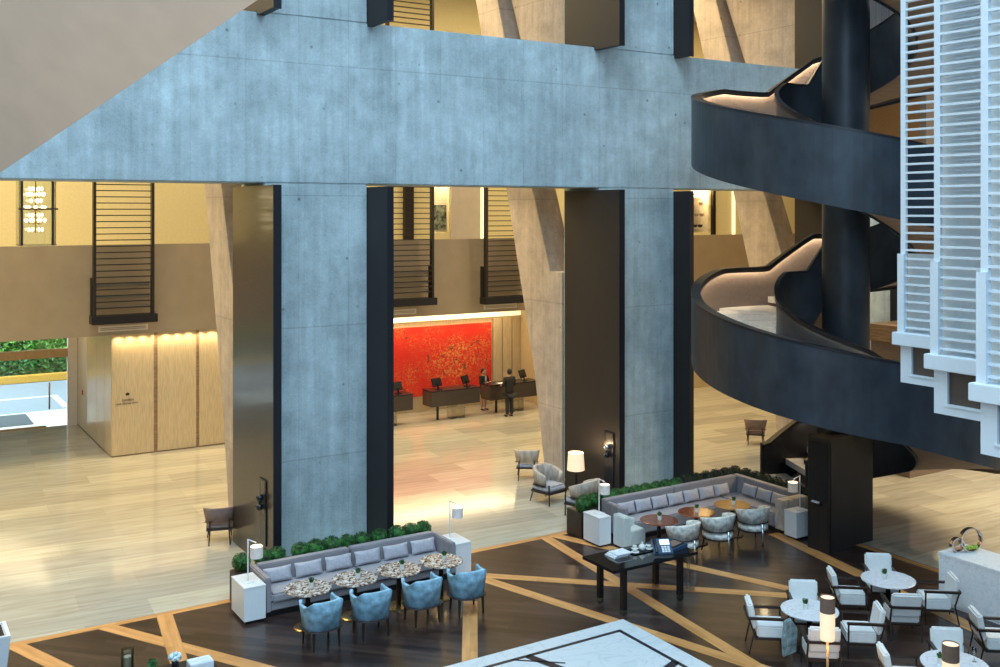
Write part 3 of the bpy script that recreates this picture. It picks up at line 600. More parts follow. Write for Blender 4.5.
# mezzanine bits seen past the shaft
struct('wall_stair_bay', MB().box(29.35, 21.0, 0, 46, 21.2, 17), 'brownwall')
tag(MB().box(25.9, 19.0, 3.9, 30.4, 20.6, 4.4).build('mezzanine_landing', 'amberwood', bevel=.02), 'amber wood fascia of the landing right of the shaft', 'landing')
tag(MB().box(26.0, 19.15, 0, 30.4, 20.5, 3.9).build('landing_wall', 'brownwall'), 'brown wall under the landing right of the shaft', 'wall panel')
mb = MB(); mb.prism([(0, 0), (2.6, 0), (2.6, 1.2), (.4, 1.2), (0, .7)], 'y', 0, .12)
tag(mb.build('landing_parapet', 'soffit', bevel=.02), 'pale angled parapet standing on the amber landing', 'parapet').location = (26.5, 19.1, 4.4)
mb = MB()
for i in range(10):
    for j in range(14): mb.box(.02+i*.1, 0, j*.11, .09+i*.1, .03, j*.11+.07)
tag(mb.build('perforated_screen', 'cove'), 'small glowing perforated screen beside the white louvre bays', 'screen').location = (26.9, 19.0, 2.4)
tag(MB().box(26.2, 20.8, 13.2, 27.45, 20.95, 17).build('drape', 'greycurtain'), 'brown grey drape at the top right of the shaft', 'curtain')

tag(MB().box(27.5, 20.75, 13.0, 27.75, 20.95, 17).build('pale_post', 'soffit'), 'pale post at the right edge of the drape above the stair', 'post')
# ---------------------------------------------------------------- white louvre bays at the right
def bay(x, y0, y1, label, zs, backfull):
    t = thing('louvre_bay', label, 'window bay', (x, y0, 4.8)); L = y1-y0   # local y from 0 (near) to L (far)
    top = 10.2
    MB().box(0, L-.1, .9, .06, L, top).build('stile', 'cage', t); MB().box(0, 0, .9, .06, .1, top).build('stile', 'cage', t)
    MB().box(-.05, L-.1, .75, 0, L+.03, 2.25).build('lower_stile', 'cage', t); MB().box(-.05, .0, .75, 0, .12, 2.25).build('lower_stile', 'cage', t)
    mb = MB(); z = .95
    while z < top: mb.box(.0, .1, z, .11, L-.1, z+.035); z += .15
    mb.build('slats', 'cage', t)
    MB().box(-.14, -.05, .66, .32, L+.08, .88).build('fascia_ledge', 'cage', t, bevel=.01)
    mb = MB().box(0, 0, 0, .12, .25, .66).box(0, L-.22, 0, .12, L, .66).box(0, .25, 0, .12, L-.22, .16).box(.12, 0, 0, .6, L, .1)
    mb.build('lower_wall', 'cage', t); MB().box(.05, .25, .16, .09, L-.22, .66).build('dark_window', 'walnut', t); MB().box(-.02, .22, .13, 0, L-.19, .16).build('window_sill', 'cage', t)
    if backfull: MB().box(.2, 0, .88, .22, L, top).build('blind', 'curtain', t)
    else: MB().box(.2, 0, .88, .22, L, 2.25).build('blind', 'curtain', t)
    mb = MB(); z = 2.4
    while backfull and z < 6.4: mb.box(.14, .2, z, .16, L-.2, z+.03); z += .15 if int(z*10) % 3 else .22
    if mb.v: mb.build('inner_slats', 'cage', t)
    return t
bay(15.5, 9.75, 11.6, 'leftmost white louvred window bay, highest hem, dark stair seen through its slats', 0, False)
bay(13.56, 7.8, 9.57, 'middle white louvred window bay, one step nearer and lower in view', 0, True)
bay(11.76, 5.9, 7.65, 'right white louvred window bay cut by the edge of the photo', 0, True)

# ---------------------------------------------------------------- beige soffit at the top left
def wp(px, py, d): return fw*d+rt*((px-500)/1028*d)+Vector((0, 0, 7.8-(py-211)/1028*d))
A = wp(-60, 213, 12.5); B = wp(262, -3, 9.0); C_ = wp(400, -100, 7.6); D = wp(120, -420, 6.8); E_ = wp(-330, -180, 9.5)
nrm = (B-A).cross(E_-A).normalized()
if nrm.z < 0: nrm = -nrm
mb = MB(); P5 = [A, B, C_, D, E_]; mb.add([tuple(p) for p in P5]+[tuple(p+nrm*.4) for p in P5], [(0, 1, 2, 3, 4), (9, 8, 7, 6, 5)]+[(i, (i+1) % 5, 5+(i+1) % 5, 5+i) for i in range(5)])
struct('ceiling_soffit', mb, 'soffit')

# ---------------------------------------------------------------- lounge furniture
def boxwood(mat):
    mb = MB(); mb.ball((0, 0, 0), .135, 10)
    def fn():
        u = random.uniform(-1, 1); a = random.uniform(0, 2*PI); q = math.sqrt(1-u*u); n = (q*math.cos(a), q*math.sin(a), u); r = random.uniform(.145, .19); return tuple(c*r for c in n), n
    leaf_mass(mb, 1100, fn, .022); return mb.build('boxwood_ball', mat)
# long sofa
def pillows(spots, w, h, group, labels):
    pr = None
    for (x, y, z, rz), lb in zip(spots, labels):
        if pr is None: pr = pillow_mb(w, h, .16).build('cushion', 'cushion', smooth=True); o = pr
        else: o = pr.copy(); COL.objects.link(o)
        tag(o, lb, 'cushion', group); o.location = (x, y, z); o.rotation_euler = (R(-18), 0, rz)
s1 = thing('sofa', 'long pale grey banquette sofa with straight back, four stone tables before it', 'sofa', (6.58, 19.05, 0))
MB().box(.04, .06, 0, 4.13, .9, .1).build('plinth', 'dark', s1); MB().box(.12, .06, .1, 4.05, .78, .26).build('base', 'grey', s1, bevel=.02)
MB().box(.13, 0, .26, 2.08, .74, .44).build('seat_cushion', 'grey', s1, bevel=.04); MB().box(2.1, 0, .26, 4.04, .74, .44).build('seat_cushion', 'grey', s1, bevel=.04)
MB().box(.12, .76, .1, 2.07, .95, .78).build('backrest', 'sofaback', s1, bevel=.02); MB().box(2.1, .76, .1, 4.05, .95, .78).build('backrest', 'sofaback', s1, bevel=.02)
MB().box(0, 0, .1, .12, .95, .76).build('arm', 'sofaback', s1, bevel=.02); MB().box(4.05, 0, .1, 4.17, .95, .76).build('arm', 'sofaback', s1, bevel=.02)
pillows([(6.58+.46+i*.65, 19.66, .59, 0) for i in range(6)], .58, .29, 'cushions on the long sofa', ['silver grey cushion on the long sofa, '+q for q in ('first from the left end', 'second from the left end', 'third, just left of the back seam', 'fourth, just right of the back seam', 'fifth from the left end', 'last at the right end')])
def cube(x, y, label, w=.42, d=.78, h=.7):
    t = thing('cube_side_table', label, 'side table', (x, y, 0)); MB().box(.04, .04, 0, w-.04, d-.04, .06).build('plinth', 'dark', t); MB().box(0, 0, .06, w, d, h-.03).build('body', 'white', t, bevel=.006); MB().box(-.005, -.005, h-.03, w+.005, d+.005, h).build('top', 'white', t, bevel=.004)
cube(6.13, 18.95, 'white cube side table at the left end of the long sofa'); cube(10.77, 19.08, 'white cube side table at the right end of the long sofa', .38, .72)
cube(14.50, 18.95, 'white cube side table between the brown planter and mint armchair', .34, .62); cube(18.78, 16.92, 'white cube side table at the right end of the corner sofa', .46, .38, .66)
def tlamp(x, y, z, rz, label):
    t = thing('table_lamp', label, 'lamp', (x, y, z), rz)
    MB().box(-.1, -.1, 0, .1, .1, .02).build('base', 'white', t); MB().tube([(0, 0, .02), (0, 0, .82)], .014, 8).build('pole', 'white', t); MB().tube([(0, 0, .81), (.16, 0, .73)], .013, 6).build('arm', 'white', t)
    sh_ = MB().lathe([(.12, .44), (.12, .66), (.112, .66), (.112, .44)], 24, .17, 0).build('lamp_shade', 'shade', t, smooth=False)
    MB().lathe([(.08, .635), (.08, .645)], 20, .17, 0).build('bulb_glow', 'litbulb', sh_)
    l = bpy.data.lights.new('bulb', 'POINT'); l.energy = 7; l.color = (1, .62, .32); l.shadow_soft_size = .04; lo = bpy.data.objects.new('bulb', l); COL.objects.link(lo); lo.parent = t; lo.location = (.17, 0, .55)
tlamp(6.30, 19.25, .7, 0, 'white bent-arm lamp on the cube left of the long sofa'); tlamp(10.86, 19.5, .7, -.2, 'white bent-arm lamp on the cube right of the long sofa'); tlamp(14.72, 19.25, .7, 0, 'white bent-arm lamp on the cube beside the brown planter'); tlamp(19.08, 17.08, .66, PI*.85, 'white bent-arm lamp on the cube by the dark cabinet')

def round_table(r, top, h=.74, ped='dark', foot='brass', rb=.27):
    t = thing('round_table', 'x', 'table'); MB().lathe([(r-.03, h-.035), (r, h-.025), (r, h-.006), (r-.01, h)], 48).build('table_top', top, t); MB().lathe([(.05, .03), (.045, h-.05), (.12, h-.035)], 20).build('pedestal', ped, t, smooth=True); MB().lathe([(rb, 0), (rb, .015), (rb-.03, .03), (.05, .035)], 40).build('foot', foot, t); return t
def potted(z=0):
    t = thing('potted_plant', 'x', 'plant'); MB().lathe([(.04, 0), (.052, .1), (.046, .1), (.044, .085)], 16).build('pot', 'pot', t, smooth=False)
    mb = MB(); mb.ball((0, 0, .12), .042, 8); leaf_mass(mb, 90, lambda: (lambda a, u: ((math.cos(a)*u*.05, math.sin(a)*u*.05, .12+random.uniform(0, .055)), (math.cos(a), math.sin(a), .6)))(random.uniform(0, 2*PI), random.uniform(.3, 1)), .018); mb.build('foliage', 'leaf', t); return t
PP = potted(); pu = 0
def putpot(x, y, z, lb):
    global pu
    place(PP, pu, (x, y, z), random.uniform(0, 6), lb, 'small potted plants on tables'); pu = 1
tp = round_table(.44, 'brownstone')
for i, x in enumerate((7.13, 8.08, 9.02, 9.97)):
    q = ['first from the left', 'second from the left', 'third from the left', 'rightmost, nearest the right lamp'][i]
    place(tp, i, (x, 18.27, 0), 0, 'round brown mosaic stone table before the long sofa, '+q, 'stone tables'); putpot(x+.06, 18.25, .74, 'tiny potted plant on the mosaic stone table '+q)
tp = round_table(.43, 'redwood', ped='chrome', foot='dark'); pl_ = [o for o in tp.children if o.name.startswith('pedestal')][0]
for i, x in enumerate((15.52, 16.66)):
    place(tp, i, (x, 18.05, 0), 0, ['round red-brown polished table nearest the mint armchair', 'round red-brown polished table in the middle of the corner sofa group'][i], 'polished tables'); putpot(x, 18.03, .74, ['tiny potted plant on the red table nearest the mint armchair', 'tiny potted plant on the middle red-brown table'][i])
tp = round_table(.43, 'orangewood', ped='chrome', foot='dark'); place(tp, 0, (17.82, 18.05, 0), 0, 'round amber polished table in the corner of the corner sofa', 'polished tables'); putpot(17.85, 18.03, .74, 'tiny potted plant on the amber corner table')

# blue tub chair (front is +y)
def shell(rx, ry, th, zlo, ztop, a0, a1, n=40, sq=2.6, flare=.0):
    mb = MB(); v = []; f = []
    def pt(a, rx, ry):
        c_, s_ = math.cos(a), math.sin(a); e = 2/sq
        return (math.copysign(abs(c_)**e, c_)*rx, math.copysign(abs(s_)**e, s_)*ry)
    for i in range(n+1):
        a = a0+(a1-a0)*i/n; zt = ztop((i/n)*2-1); o = pt(a, rx, ry); q = pt(a, rx-th, ry-th)
        k = .86
        v += [(o[0]*k, o[1]*k, zlo), (o[0]*(1+flare), o[1]*(1+flare), zt-.012), (o[0]*(1+flare)*.985, o[1]*(1+flare)*.985, zt), (q[0]*(1+flare), q[1]*(1+flare), zt), (q[0]*(1+flare)*.98, q[1]*(1+flare)*.98, zt-.012), (q[0]*k, q[1]*k, zlo)]
    for i in range(n):
        for k in range(6): p = (k+1) % 6; f.append((i*6+k, i*6+p, (i+1)*6+p, (i+1)*6+k))
    f += [tuple(range(6)), tuple(n*6+k for k in range(6))[::-1]]
    return mb.add(v, f)
def blue_chair():
    t = thing('tub_chair', 'x', 'chair')
    def top(u):
        u = abs(u); back = .87 if u < .34 else (.87-.10*min(1, (u-.34)/.26))
        return back + (.045*max(0, (u-.86)/.14))
    shell(.37, .34, .055, .34, top, R(180-34), R(360+34), flare=.02).build('backrest', 'blue', t, smooth=True)
    shell(.372, .342, .06, .32, lambda u: .355, R(180-34), R(360+34)).build('base_rim', 'blueedge', t)
    MB().box(-.25, -.24, .34, .25, .29, .47).build('seat', 'blue', t, bevel=.04); MB().box(-.25, -.22, .3, .25, .25, .34).build('seat_frame', 'leg', t)
    for sx in (-1, 1):
        for sy in (-1, 1): MB().taper(sx*.25, sy*.23, 0, .34, .013, .013, .024, .024, -sx*.01, -sy*.01).build('leg', 'leg', t)
    return t
cp = blue_chair()
for i, (x, y, rz) in enumerate(((7.04, 17.4, .05), (8.0, 17.36, -.03), (9.08, 17.4, .0), (10.04, 17.36, -.12))):
    place(cp, i, (x, y, 0), rz, 'light blue velvet tub chair with dark legs, '+['leftmost of the row', 'second from the left', 'third from the left', 'rightmost, by the oak stripe'][i], 'blue tub chairs')
# silver barrel chair
def barrel():
    t = thing('barrel_chair', 'x', 'chair')
    shell(.40, .36, .09, .52, lambda u: .87-.10*abs(u)**2, R(180-30), R(360+30), sq=2.2, flare=.03).build('backrest', 'velvet', t, smooth=True)
    shell(.39, .35, .08, .50, lambda u: .525, R(180-30), R(360+30), sq=2.2).build('back_rim', 'leg', t)
    MB().lathe([(.31, .33), (.35, .35), (.35, .44), (.31, .48), (.1, .49)], 32).build('seat', 'velvet', t, smooth=True); MB().lathe([(.31, .30), (.355, .31), (.355, .335), (.31, .34)], 32).build('seat_rim', 'leg', t)
    MB().tube([(0, -.35, .52), (0, -.355, .2), (0, -.37, 0)], .02).build('rear_leg', 'chrome', t, smooth=True)
    for s in (-1, 1): MB().tube([(s*.24, .18, .33), (s*.27, .24, 0)], [.02, .012]).build('leg', 'leg', t); MB().tube([(s*.29, -.05, .52), (s*.28, -.03, .32)], .014).build('back_support', 'leg', t)
    return t
cp = barrel()
for i, (x, y, rz) in enumerate(((15.62, 17.36, .1), (16.72, 17.4, 0), (17.86, 17.42, -.12))):
    place(cp, i, (x, y, 0), rz, 'silver velvet barrel chair at the corner sofa tables, '+['left one just behind the black console', 'middle one of three', 'right one nearest the sofa arm'][i], 'silver barrel chairs')
# mint armchair
t = thing('armchair', 'pale mint leather cube armchair side-on at the left of the corner sofa', 'armchair', (14.87, 18.5, 0))
MB().box(.03, .03, 0, .62, .39, .05).build('plinth', 'dark', t); MB().box(0, 0, .05, .20, .42, .76).build('backrest', 'leather', t, bevel=.02); MB().box(.20, 0, .05, .64, .42, .42).build('seat', 'leather', t, bevel=.02); MB().box(.20, .32, .42, .58, .42, .6).build('arm', 'leather', t, bevel=.02)

# corner sofa
s2 = thing('corner_sofa', 'L-shaped grey banquette sofa wrapping the polished wood tables', 'sofa', (0, 0, 0))
MB().box(15.3, 19.0, 0, 19.6, 19.8, .1).box(18.9, 17.5, 0, 19.7, 19.0, .1).build('plinth', 'dark', s2)
MB().box(15.37, 18.98, .1, 18.86, 19.66, .43).build('seat', 'grey', s2, bevel=.04); MB().box(18.88, 17.72, .1, 19.58, 19.66, .43).build('corner_seat', 'grey', s2, bevel=.04)
MB().box(15.25, 19.66, .1, 17.4, 19.86, .84).build('backrest', 'sofaback', s2, bevel=.02); MB().box(17.42, 19.66, .1, 19.58, 19.86, .84).build('backrest', 'sofaback', s2, bevel=.02)
MB().box(19.58, 17.7, .1, 19.78, 19.86, .84).build('side_backrest', 'sofaback', s2, bevel=.02)
MB().box(15.23, 18.95, .1, 15.37, 19.66, .80).build('arm', 'sofaback', s2, bevel=.02); tag(MB().box(18.88, 17.42, .08, 19.78, 17.70, .80).build('broad_arm', 'sand', s2, bevel=.02), 'broad beige arm', None)
sp_ = [(15.78+i*.52, 19.53, .6, 0) for i in range(7)]
pillows(sp_, .5, .30, 'cushions on the corner sofa', ['grey satin cushion against the long back of the corner sofa, '+q for q in ('first beside the left arm', 'second from the left', 'third from the left', 'fourth, in the middle', 'fifth from the left', 'sixth from the left', 'last before the corner')])
pillows([(19.46, 19.1-i*.5, .6, -PI/2) for i in range(3)], .48, .30, 'cushions on the corner sofa', ['grey satin cushion on the short wing of the corner sofa, '+q for q in ('nearest the corner', 'middle one', 'nearest the beige arm')])
# planters and boxwood
tag(MB().box(6.28, 20.02, 0, 10.95, 20.34, .62).build('planter', 'planter', bevel=.01), 'long dark planter trough behind the long sofa', 'planter')
p2 = thing('planter', 'dark woven planter trough bending around the back of the corner sofa', 'planter', (0, 0, 0))
MB().box(14.52, 19.68, 0, 15.1, 20.28, .62).build('front_box', 'planter', p2, bevel=.01); MB().box(15.1, 19.9, 0, 20.2, 20.28, .60).build('rear_trough', 'planter', p2, bevel=.01); MB().box(19.82, 17.3, 0, 20.2, 19.9, .60).build('side_trough', 'planter', p2, bevel=.01)
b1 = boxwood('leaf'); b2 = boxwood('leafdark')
L1 = [6.47, 6.92, 7.22, 7.71, 8.04, 8.39, 8.76, 9.08, 9.48, 9.91, 10.25, 10.57]
ords = ['first', 'second', 'third', 'fourth', 'fifth', 'sixth', 'seventh', 'eighth', 'ninth', 'tenth', 'eleventh', 'twelfth', 'thirteenth', 'fourteenth', 'fifteenth', 'sixteenth', 'seventeenth']
for i, x in enumerate(L1):
    o = b1 if i == 0 else b1.copy()
    if i: COL.objects.link(o)
    o.location = (x, 20.18+random.uniform(-.02, .02), .79); o.rotation_euler = (0, 0, i*1.3); sc_ = random.uniform(.95, 1.1); o.scale = (sc_, sc_, sc_*.95)
    tag(o, 'green clipped boxwood ball behind the long sofa, %s from the left' % ords[i], 'shrub', 'boxwood balls behind the long sofa')
k = 0
for (x, y) in [(14.68, 19.85), (14.92, 20.08), (15.2, 20.1)]+[(15.55+.33*i, 20.1) for i in range(8)]:
    o = b1.copy(); COL.objects.link(o); o.location = (x, y, .76); o.rotation_euler = (0, 0, k*2.1); tag(o, 'green boxwood ball in the planter behind the corner sofa, %s from its left end' % ords[k], 'shrub', 'green boxwood balls behind the corner sofa'); k += 1
k = 0
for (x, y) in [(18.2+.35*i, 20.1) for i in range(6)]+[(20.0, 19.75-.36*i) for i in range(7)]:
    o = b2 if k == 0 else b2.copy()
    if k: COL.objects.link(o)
    o.location = (x, y, .78); o.rotation_euler = (0, 0, k*1.7); tag(o, 'boxwood ball coloured dark for shade round the corner of the corner sofa, %s counting from the left' % ords[k], 'shrub', 'shade-coloured boxwood balls at the sofa corner'); k += 1

# black console table with the telephone and tray
t = thing('console_table', 'black glossy console table on square legs with papers, cups and telephone', 'table', (12.2, 15.5, 0))
MB().box(0, 0, .87, 2.15, 1.0, .93).build('table_top', 'gloss', t, bevel=.004)
for x, y in ((.28, .06), (1.72, .06), (.28, .80), (1.72, .80)): l_ = MB().box(x, y, .1, x+.1, y+.1, .87).build('leg', 'dark', t); MB().box(x, y, 0, x+.1, y+.1, .1).build('glass_foot', 'ice', l_)
for i in range(3): tag(MB().box(12.62+i*.03, 16.02-i*.02, .931+i*.028, 12.98+i*.03, 16.32-i*.02, .957+i*.028).build('magazine', 'paper', bevel=.004), ['bottom white magazine of the stack on the black console', 'middle white magazine of the stack on the black console', 'top white magazine of the stack on the black console'][i], 'magazine', 'magazines on the console')
tag(MB().box(13.1, 15.98, .931, 13.72, 16.34, .95).build('serving_tray', 'black', bevel=.005), 'dark serving tray under the white cups on the black console', 'tray')
def cup(x, y, s, lb, cat='cup'):
    t = thing('cup', lb, cat, (x, y, .95)); MB().lathe([(.07*s, 0), (.085*s, .012), (.02, .014)], 20).build('saucer', 'pot', t); MB().lathe([(.03*s, .014), (.045*s, .05*s), (.048*s, .075*s), (.04*s, .075*s)], 18).build('bowl', 'pot', t, smooth=True); return t
cup(13.2, 16.08, 1, 'white cup and saucer at the left of the tray'); cup(13.58, 16.1, 1, 'white cup and saucer at the right of the tray'); cup(13.33, 16.25, .9, 'white cup and saucer at the rear of the tray')
t = thing('teapot', 'small white teapot on the tray on the black console', 'teapot', (13.42, 16.12, .95)); MB().lathe([(.05, 0), (.08, .04), (.07, .09), (.03, .12), (.01, .14)], 18).build('pot_body', 'pot', t, smooth=True); MB().tube([(.07, 0, .05), (.12, 0, .1)], .012).build('spout', 'pot', t); MB().ball((0, 0, .15), .018, 6).build('lid_knob', 'pot', t)
t = thing('telephone', 'blue-black desk telephone propped up on the black console', 'telephone', (13.5, 15.66, .93), R(-25)); t.scale = (1.3, 1.3, 1.3)
mb = MB(); mb.m = Matrix.Rotation(R(38), 4, 'X'); mb.box(-.1, 0, .02, .2, .28, .07).build('phone_body', 'blueblk', t, bevel=.01); mb = MB(); mb.m = Matrix.Rotation(R(38), 4, 'X'); mb.box(.02, .16, .07, .17, .25, .075).build('phone_screen', 'screen', t)
mb = MB(); mb.m = Matrix.Rotation(R(38), 4, 'X')
for i in range(3):
    for j in range(4): mb.box(.03+i*.045, .03+j*.028, .07, .065+i*.045, .05+j*.028, .077)
mb.build('keypad', 'paper', t); mb = MB(); mb.m = Matrix.Rotation(R(38), 4, 'X'); mb.tube([(-.06, .02, .09), (-.06, .14, .105), (-.06, .26, .09)], [.026, .016, .026]).build('handset', 'black', t)
t = thing('payment_terminal', 'blue-black screen unit lying on the right end of the black console', 'terminal', (13.9, 15.72, .93), R(5))
MB().prism([(0, 0), (.42, 0), (.42, .10), (0, .05)], 'y', 0, .42).build('unit_body', 'blueblk', t, bevel=.01)
mb = MB(); mb.prism([(.05, .058), (.38, .098), (.38, .104), (.05, .064)], 'y', .06, .36); mb.build('grey_bezel', 'edge', t); mb = MB(); mb.prism([(.09, .068), (.34, .099), (.34, .106), (.09, .072)], 'y', .1, .32); mb.build('unit_screen', 'brownwall', t)
t = thing('glass_stem_table', 'thin glass pedestal standing behind the right console leg', 'glass stand', (14.5, 15.95, 0)); MB().lathe([(.03, .02), (.03, .8)], 12).build('stem', 'ice', t); MB().lathe([(.14, 0), (.14, .02)], 20).build('foot', 'ice', t)

# white tables and chairs at the right
def cafe_chair():
    t = thing('open_arm_chair', 'x', 'chair')
    MB().box(-.265, -.22, .28, .265, .28, .48).build('seat', 'offwhite', t, bevel=.025)
    mb = MB(); mb.m = Matrix.Translation((0, -.22, .46)) @ Matrix.Rotation(R(10), 4, 'X'); mb.box(-.26, -.10, -.02, .26, .0, .42).build('backrest', 'offwhite', t, bevel=.03)
    MB().box(-.28, -.26, .25, .28, .29, .285).build('seat_frame', 'leg', t)
    for s in (-1, 1):
        MB().tube([(s*.27, .26, 0), (s*.27, .25, .62)], [.014, .019], 6).build('front_leg', 'leg', t)
        MB().tube([(s*.27, -.36, 0), (s*.27, -.28, .36), (s*.27, -.37, .64)], [.013, .018, .016], 6).build('rear_leg', 'leg', t)
        MB().box(s*.28-.032, -.38, .605, s*.28+.032, .28, .645).build('armrest', 'leg', t, bevel=.006)
    MB().box(-.27, -.395, .60, .27, -.37, .645).build('back_rail', 'leg', t)
    return t
tp = round_table(.5, 'wmarble2', .74, 'dark', 'dark', .25)
TB = [((14.3, 12.58), 'near the glowing lamp', 0), ((16.76, 12.82), 'nearest the marble counter', 0), ((14.51, 9.88), 'cut by the bottom edge of the photo', 0)]
cp = cafe_chair(); used = 0
side = {142: 'left', 322: 'right', 232: 'near', 52: 'far'}
for i, ((x, y), w, _) in enumerate(TB):
    place(tp, i, (x, y, 0), .3*i, 'round white marble table with dark foot, '+w, 'white marble tables')
    if i < 2: putpot(x-.05, y+.05, .74, 'tiny potted plant on the white table '+w)
    for a in (142, 322, 232, 52):
        if i == 2 and a in (322, 232): continue
        r_ = .78 if a != 322 else .80; aa = a-(12 if i == 2 else 2); cx, cy = x+r_*math.cos(R(aa))+.06*rt.x, y+r_*math.sin(R(aa))+.06*rt.y
        place(cp, used, (cx, cy, 0), R(a+90), 'off-white open-arm chair, %s side of the white table %s' % (side[a], w.replace('cut by the bottom edge of the photo', 'at the bottom edge')), 'white open-arm chairs'); used = 1
place(cp, 1, (16.72, 10.6, 0), R(142+90), 'off-white open-arm chair cut by the right edge below the marble counter', 'white open-arm chairs')
putpot(14.3, 9.98, .74, 'tiny potted plant behind the lamp on the white table at the bottom')
def wineglass(x, y, lb):
    t = thing('wine_glass', lb, 'glass', (x, y, .74)); MB().lathe([(.035, 0), (.004, .006), (.004, .09), (.03, .12), (.04, .17), (.034, .22), (.032, .22), (.037, .17), (.027, .125), (.001, .1)], 16).build('bowl', 'clear', t, smooth=True)
wineglass(14.72, 9.98, 'wine glass on the bottom white table, behind the lamp'); wineglass(14.82, 9.75, 'wine glass on the bottom white table, right of the other')
tag(MB().prism([(-.02, 0), (.3, .02), (.34, .42), (.16, .64), (.02, .62), (-.04, .3)], 'y', 0, .06).build('shawl', 'teal', bevel=.02), 'teal shawl hanging between two chairs of the lamp table', 'shawl').location = (13.50, 12.42, .12)
def flamp(x, y, lb):
    t = thing('floor_lamp', lb, 'lamp', (x, y, 0)); MB().lathe([(.14, 0), (.14, .02), (.02, .03)], 24).build('base', 'bronze', t); MB().tube([(0, 0, .03), (0, 0, 1.0)], .02).build('pole', 'bronze', t, smooth=True)
    MB().lathe([(.11, 1.0), (.115, 1.02), (.115, 1.44), (.11, 1.44)], 32).build('glowing_shade', 'lit', t); MB().lathe([(.117, 1.44), (.117, 1.68), (.11, 1.68), (.11, 1.44)], 32).build('brown_collar', 'browncap', t); MB().lathe([(.108, 1.655), (.108, 1.665)], 32).build('top_disc', 'lit', t)
    l = bpy.data.lights.new('bulb', 'POINT'); l.energy = 12; l.color = (1, .62, .32); l.shadow_soft_size = .1; lo = bpy.data.objects.new('bulb', l); COL.objects.link(lo); lo.parent = t; lo.location = (0, 0, .93)
flamp(13.03, 11.1, 'slim floor lamp with glowing cylinder shade before the lamp table'); flamp(13.1, 8.98, 'slim floor lamp with brown collar at the bottom edge of the photo')
# marble counter and ring vases
t = thing('marble_counter', 'white veined marble counter at the right edge', 'counter', (18.22, 3.0, 0)); MB().box(.02, 0, 0, .86, 9.72, .06).build('plinth', 'wmarble', t); MB().box(0, 0, .06, .86, 9.75, .97).build('counter_body', 'wmarble', t); MB().box(-.01, -.01, .97, .9, 9.77, 1.02).build('counter_top', 'wmarble', t, bevel=.004)
def ring(x, y, r, fill, lb):
    t = thing('ring_vase', lb, 'vase', (x, y, 1.02), R(-20)); mb = MB(); n = 36; v = []; f = []
    for i in range(n):
        a = 2*PI*i/n
        for rr, yy in ((r, -.05), (r, .05), (r-.022, .05), (r-.022, -.05)): v.append((rr*math.cos(a), yy, r+rr*math.sin(a)))
    for i in range(n):
        for k in range(4): q = (k+1) % 4; j = (i+1) % n; f.append((i*4+k, i*4+q, j*4+q, j*4+k))
    mb.add(v, f).build('silver_ring', 'silver', t, bevel=0)
    mb = MB()
    for i in range(5): mb.ball((-r*.5+i*r*.25, 0, .05+r*.1+random.uniform(0, .02)), r*.2, 8)
    mb.build('filling', fill, t, smooth=True)
ring(18.52, 12.55, .145, 'peach', 'small silver ring vase with peach fruit on the marble counter'); ring(18.76, 12.42, .24, 'lime', 'large silver ring vase with lime moss on the marble counter')

# lobby chairs
def klismos(mat, seatmat, hgt=.82):
    t = thing('lobby_chair', 'x', 'chair')
    shell(.37, .33, .06, .50, lambda u: hgt+.03-.03*u*u, R(180+10), R(360-10), sq=2.3, flare=.04).build('backrest', mat, t, smooth=True)
    MB().box(-.29, -.26, .36, .29, .28, .47).build('seat', seatmat, t, bevel=.03); MB().box(-.3, -.27, .32, .3, .29, .36).build('seat_frame', 'leg', t)
    for s in (-1, 1):
        MB().tube([(s*.26, .25, .34), (s*.26, .27, .15), (s*.28, .32, 0)], [.024, .018, .013]).build('front_leg', 'leg', t)
        MB().tube([(s*.22, -.28, .56), (s*.22, -.27, .3), (s*.24, -.36, 0)], [.02, .02, .013]).build('rear_leg', 'leg', t)
        MB().tube([(s*.33, -.14, .5), (s*.31, .05, .49), (s*.28, .22, .34)], .014).build('arm_rail', 'leg', t)
    return t
k1 = klismos('mauve', 'mauve'); place(k1, 0, (7.22, 24.15, 0), R(-17), 'mauve-brown lobby chair seen from behind beside the left column', 'lobby chairs')
place(k1, 1, (25.5, 24.75, 0), R(-46), 'mauve-brown lobby chair standing alone on the bright floor near the stair', 'lobby chairs')
k2 = klismos('sand', 'greyseat', .84); place(k2, 0, (16.55, 25.1, 0), R(-35), 'sand and grey lobby chair seen from behind beside the leaning strut', 'lobby chairs')
def lounge_chair():
    t = thing('lounge_armchair', 'x', 'armchair')
    shell(.40, .38, .09, .50, lambda u: .95-.28*max(0, abs(u)-.25)**1.3, R(180-35), R(360+35), sq=2.3, flare=.02).build('backrest', 'sand', t, smooth=True)
    MB().box(-.34, -.3, .34, .34, .36, .50).build('seat', 'greyseat', t, bevel=.05)
    shell(.39, .37, .04, .47, lambda u: .505, R(180-35), R(360+35), sq=2.3).build('arm_rim', 'leg', t); MB().box(-.35, -.3, .29, .35, .37, .34).build('seat_frame', 'leg', t)
    for s in (-1, 1): MB().tube([(s*.32, .34, .55), (s*.32, .35, 0)], [.022, .017]).build('front_leg', 'leg', t); MB().tube([(s*.28, -.26, .5), (s*.28, -.3, .25), (s*.3, -.38, 0)], [.02, .02, .014]).build('rear_leg', 'leg', t)
    return t
k3 = lounge_chair(); place(k3, 0, (15.68, 22.75, 0), R(180+12), 'striped sand armchair with grey seat facing the viewer left of the tall lamp', 'lounge armchairs')
place(k3, 1, (15.75, 21.25, 0), R(20), 'sand armchair half hidden behind the brown planter', 'lounge armchairs')
t = thing('tall_table_lamp', 'glowing drum-shaded lamp on a dark beaded stand before the middle column', 'lamp', (16.2, 22.2, 0))
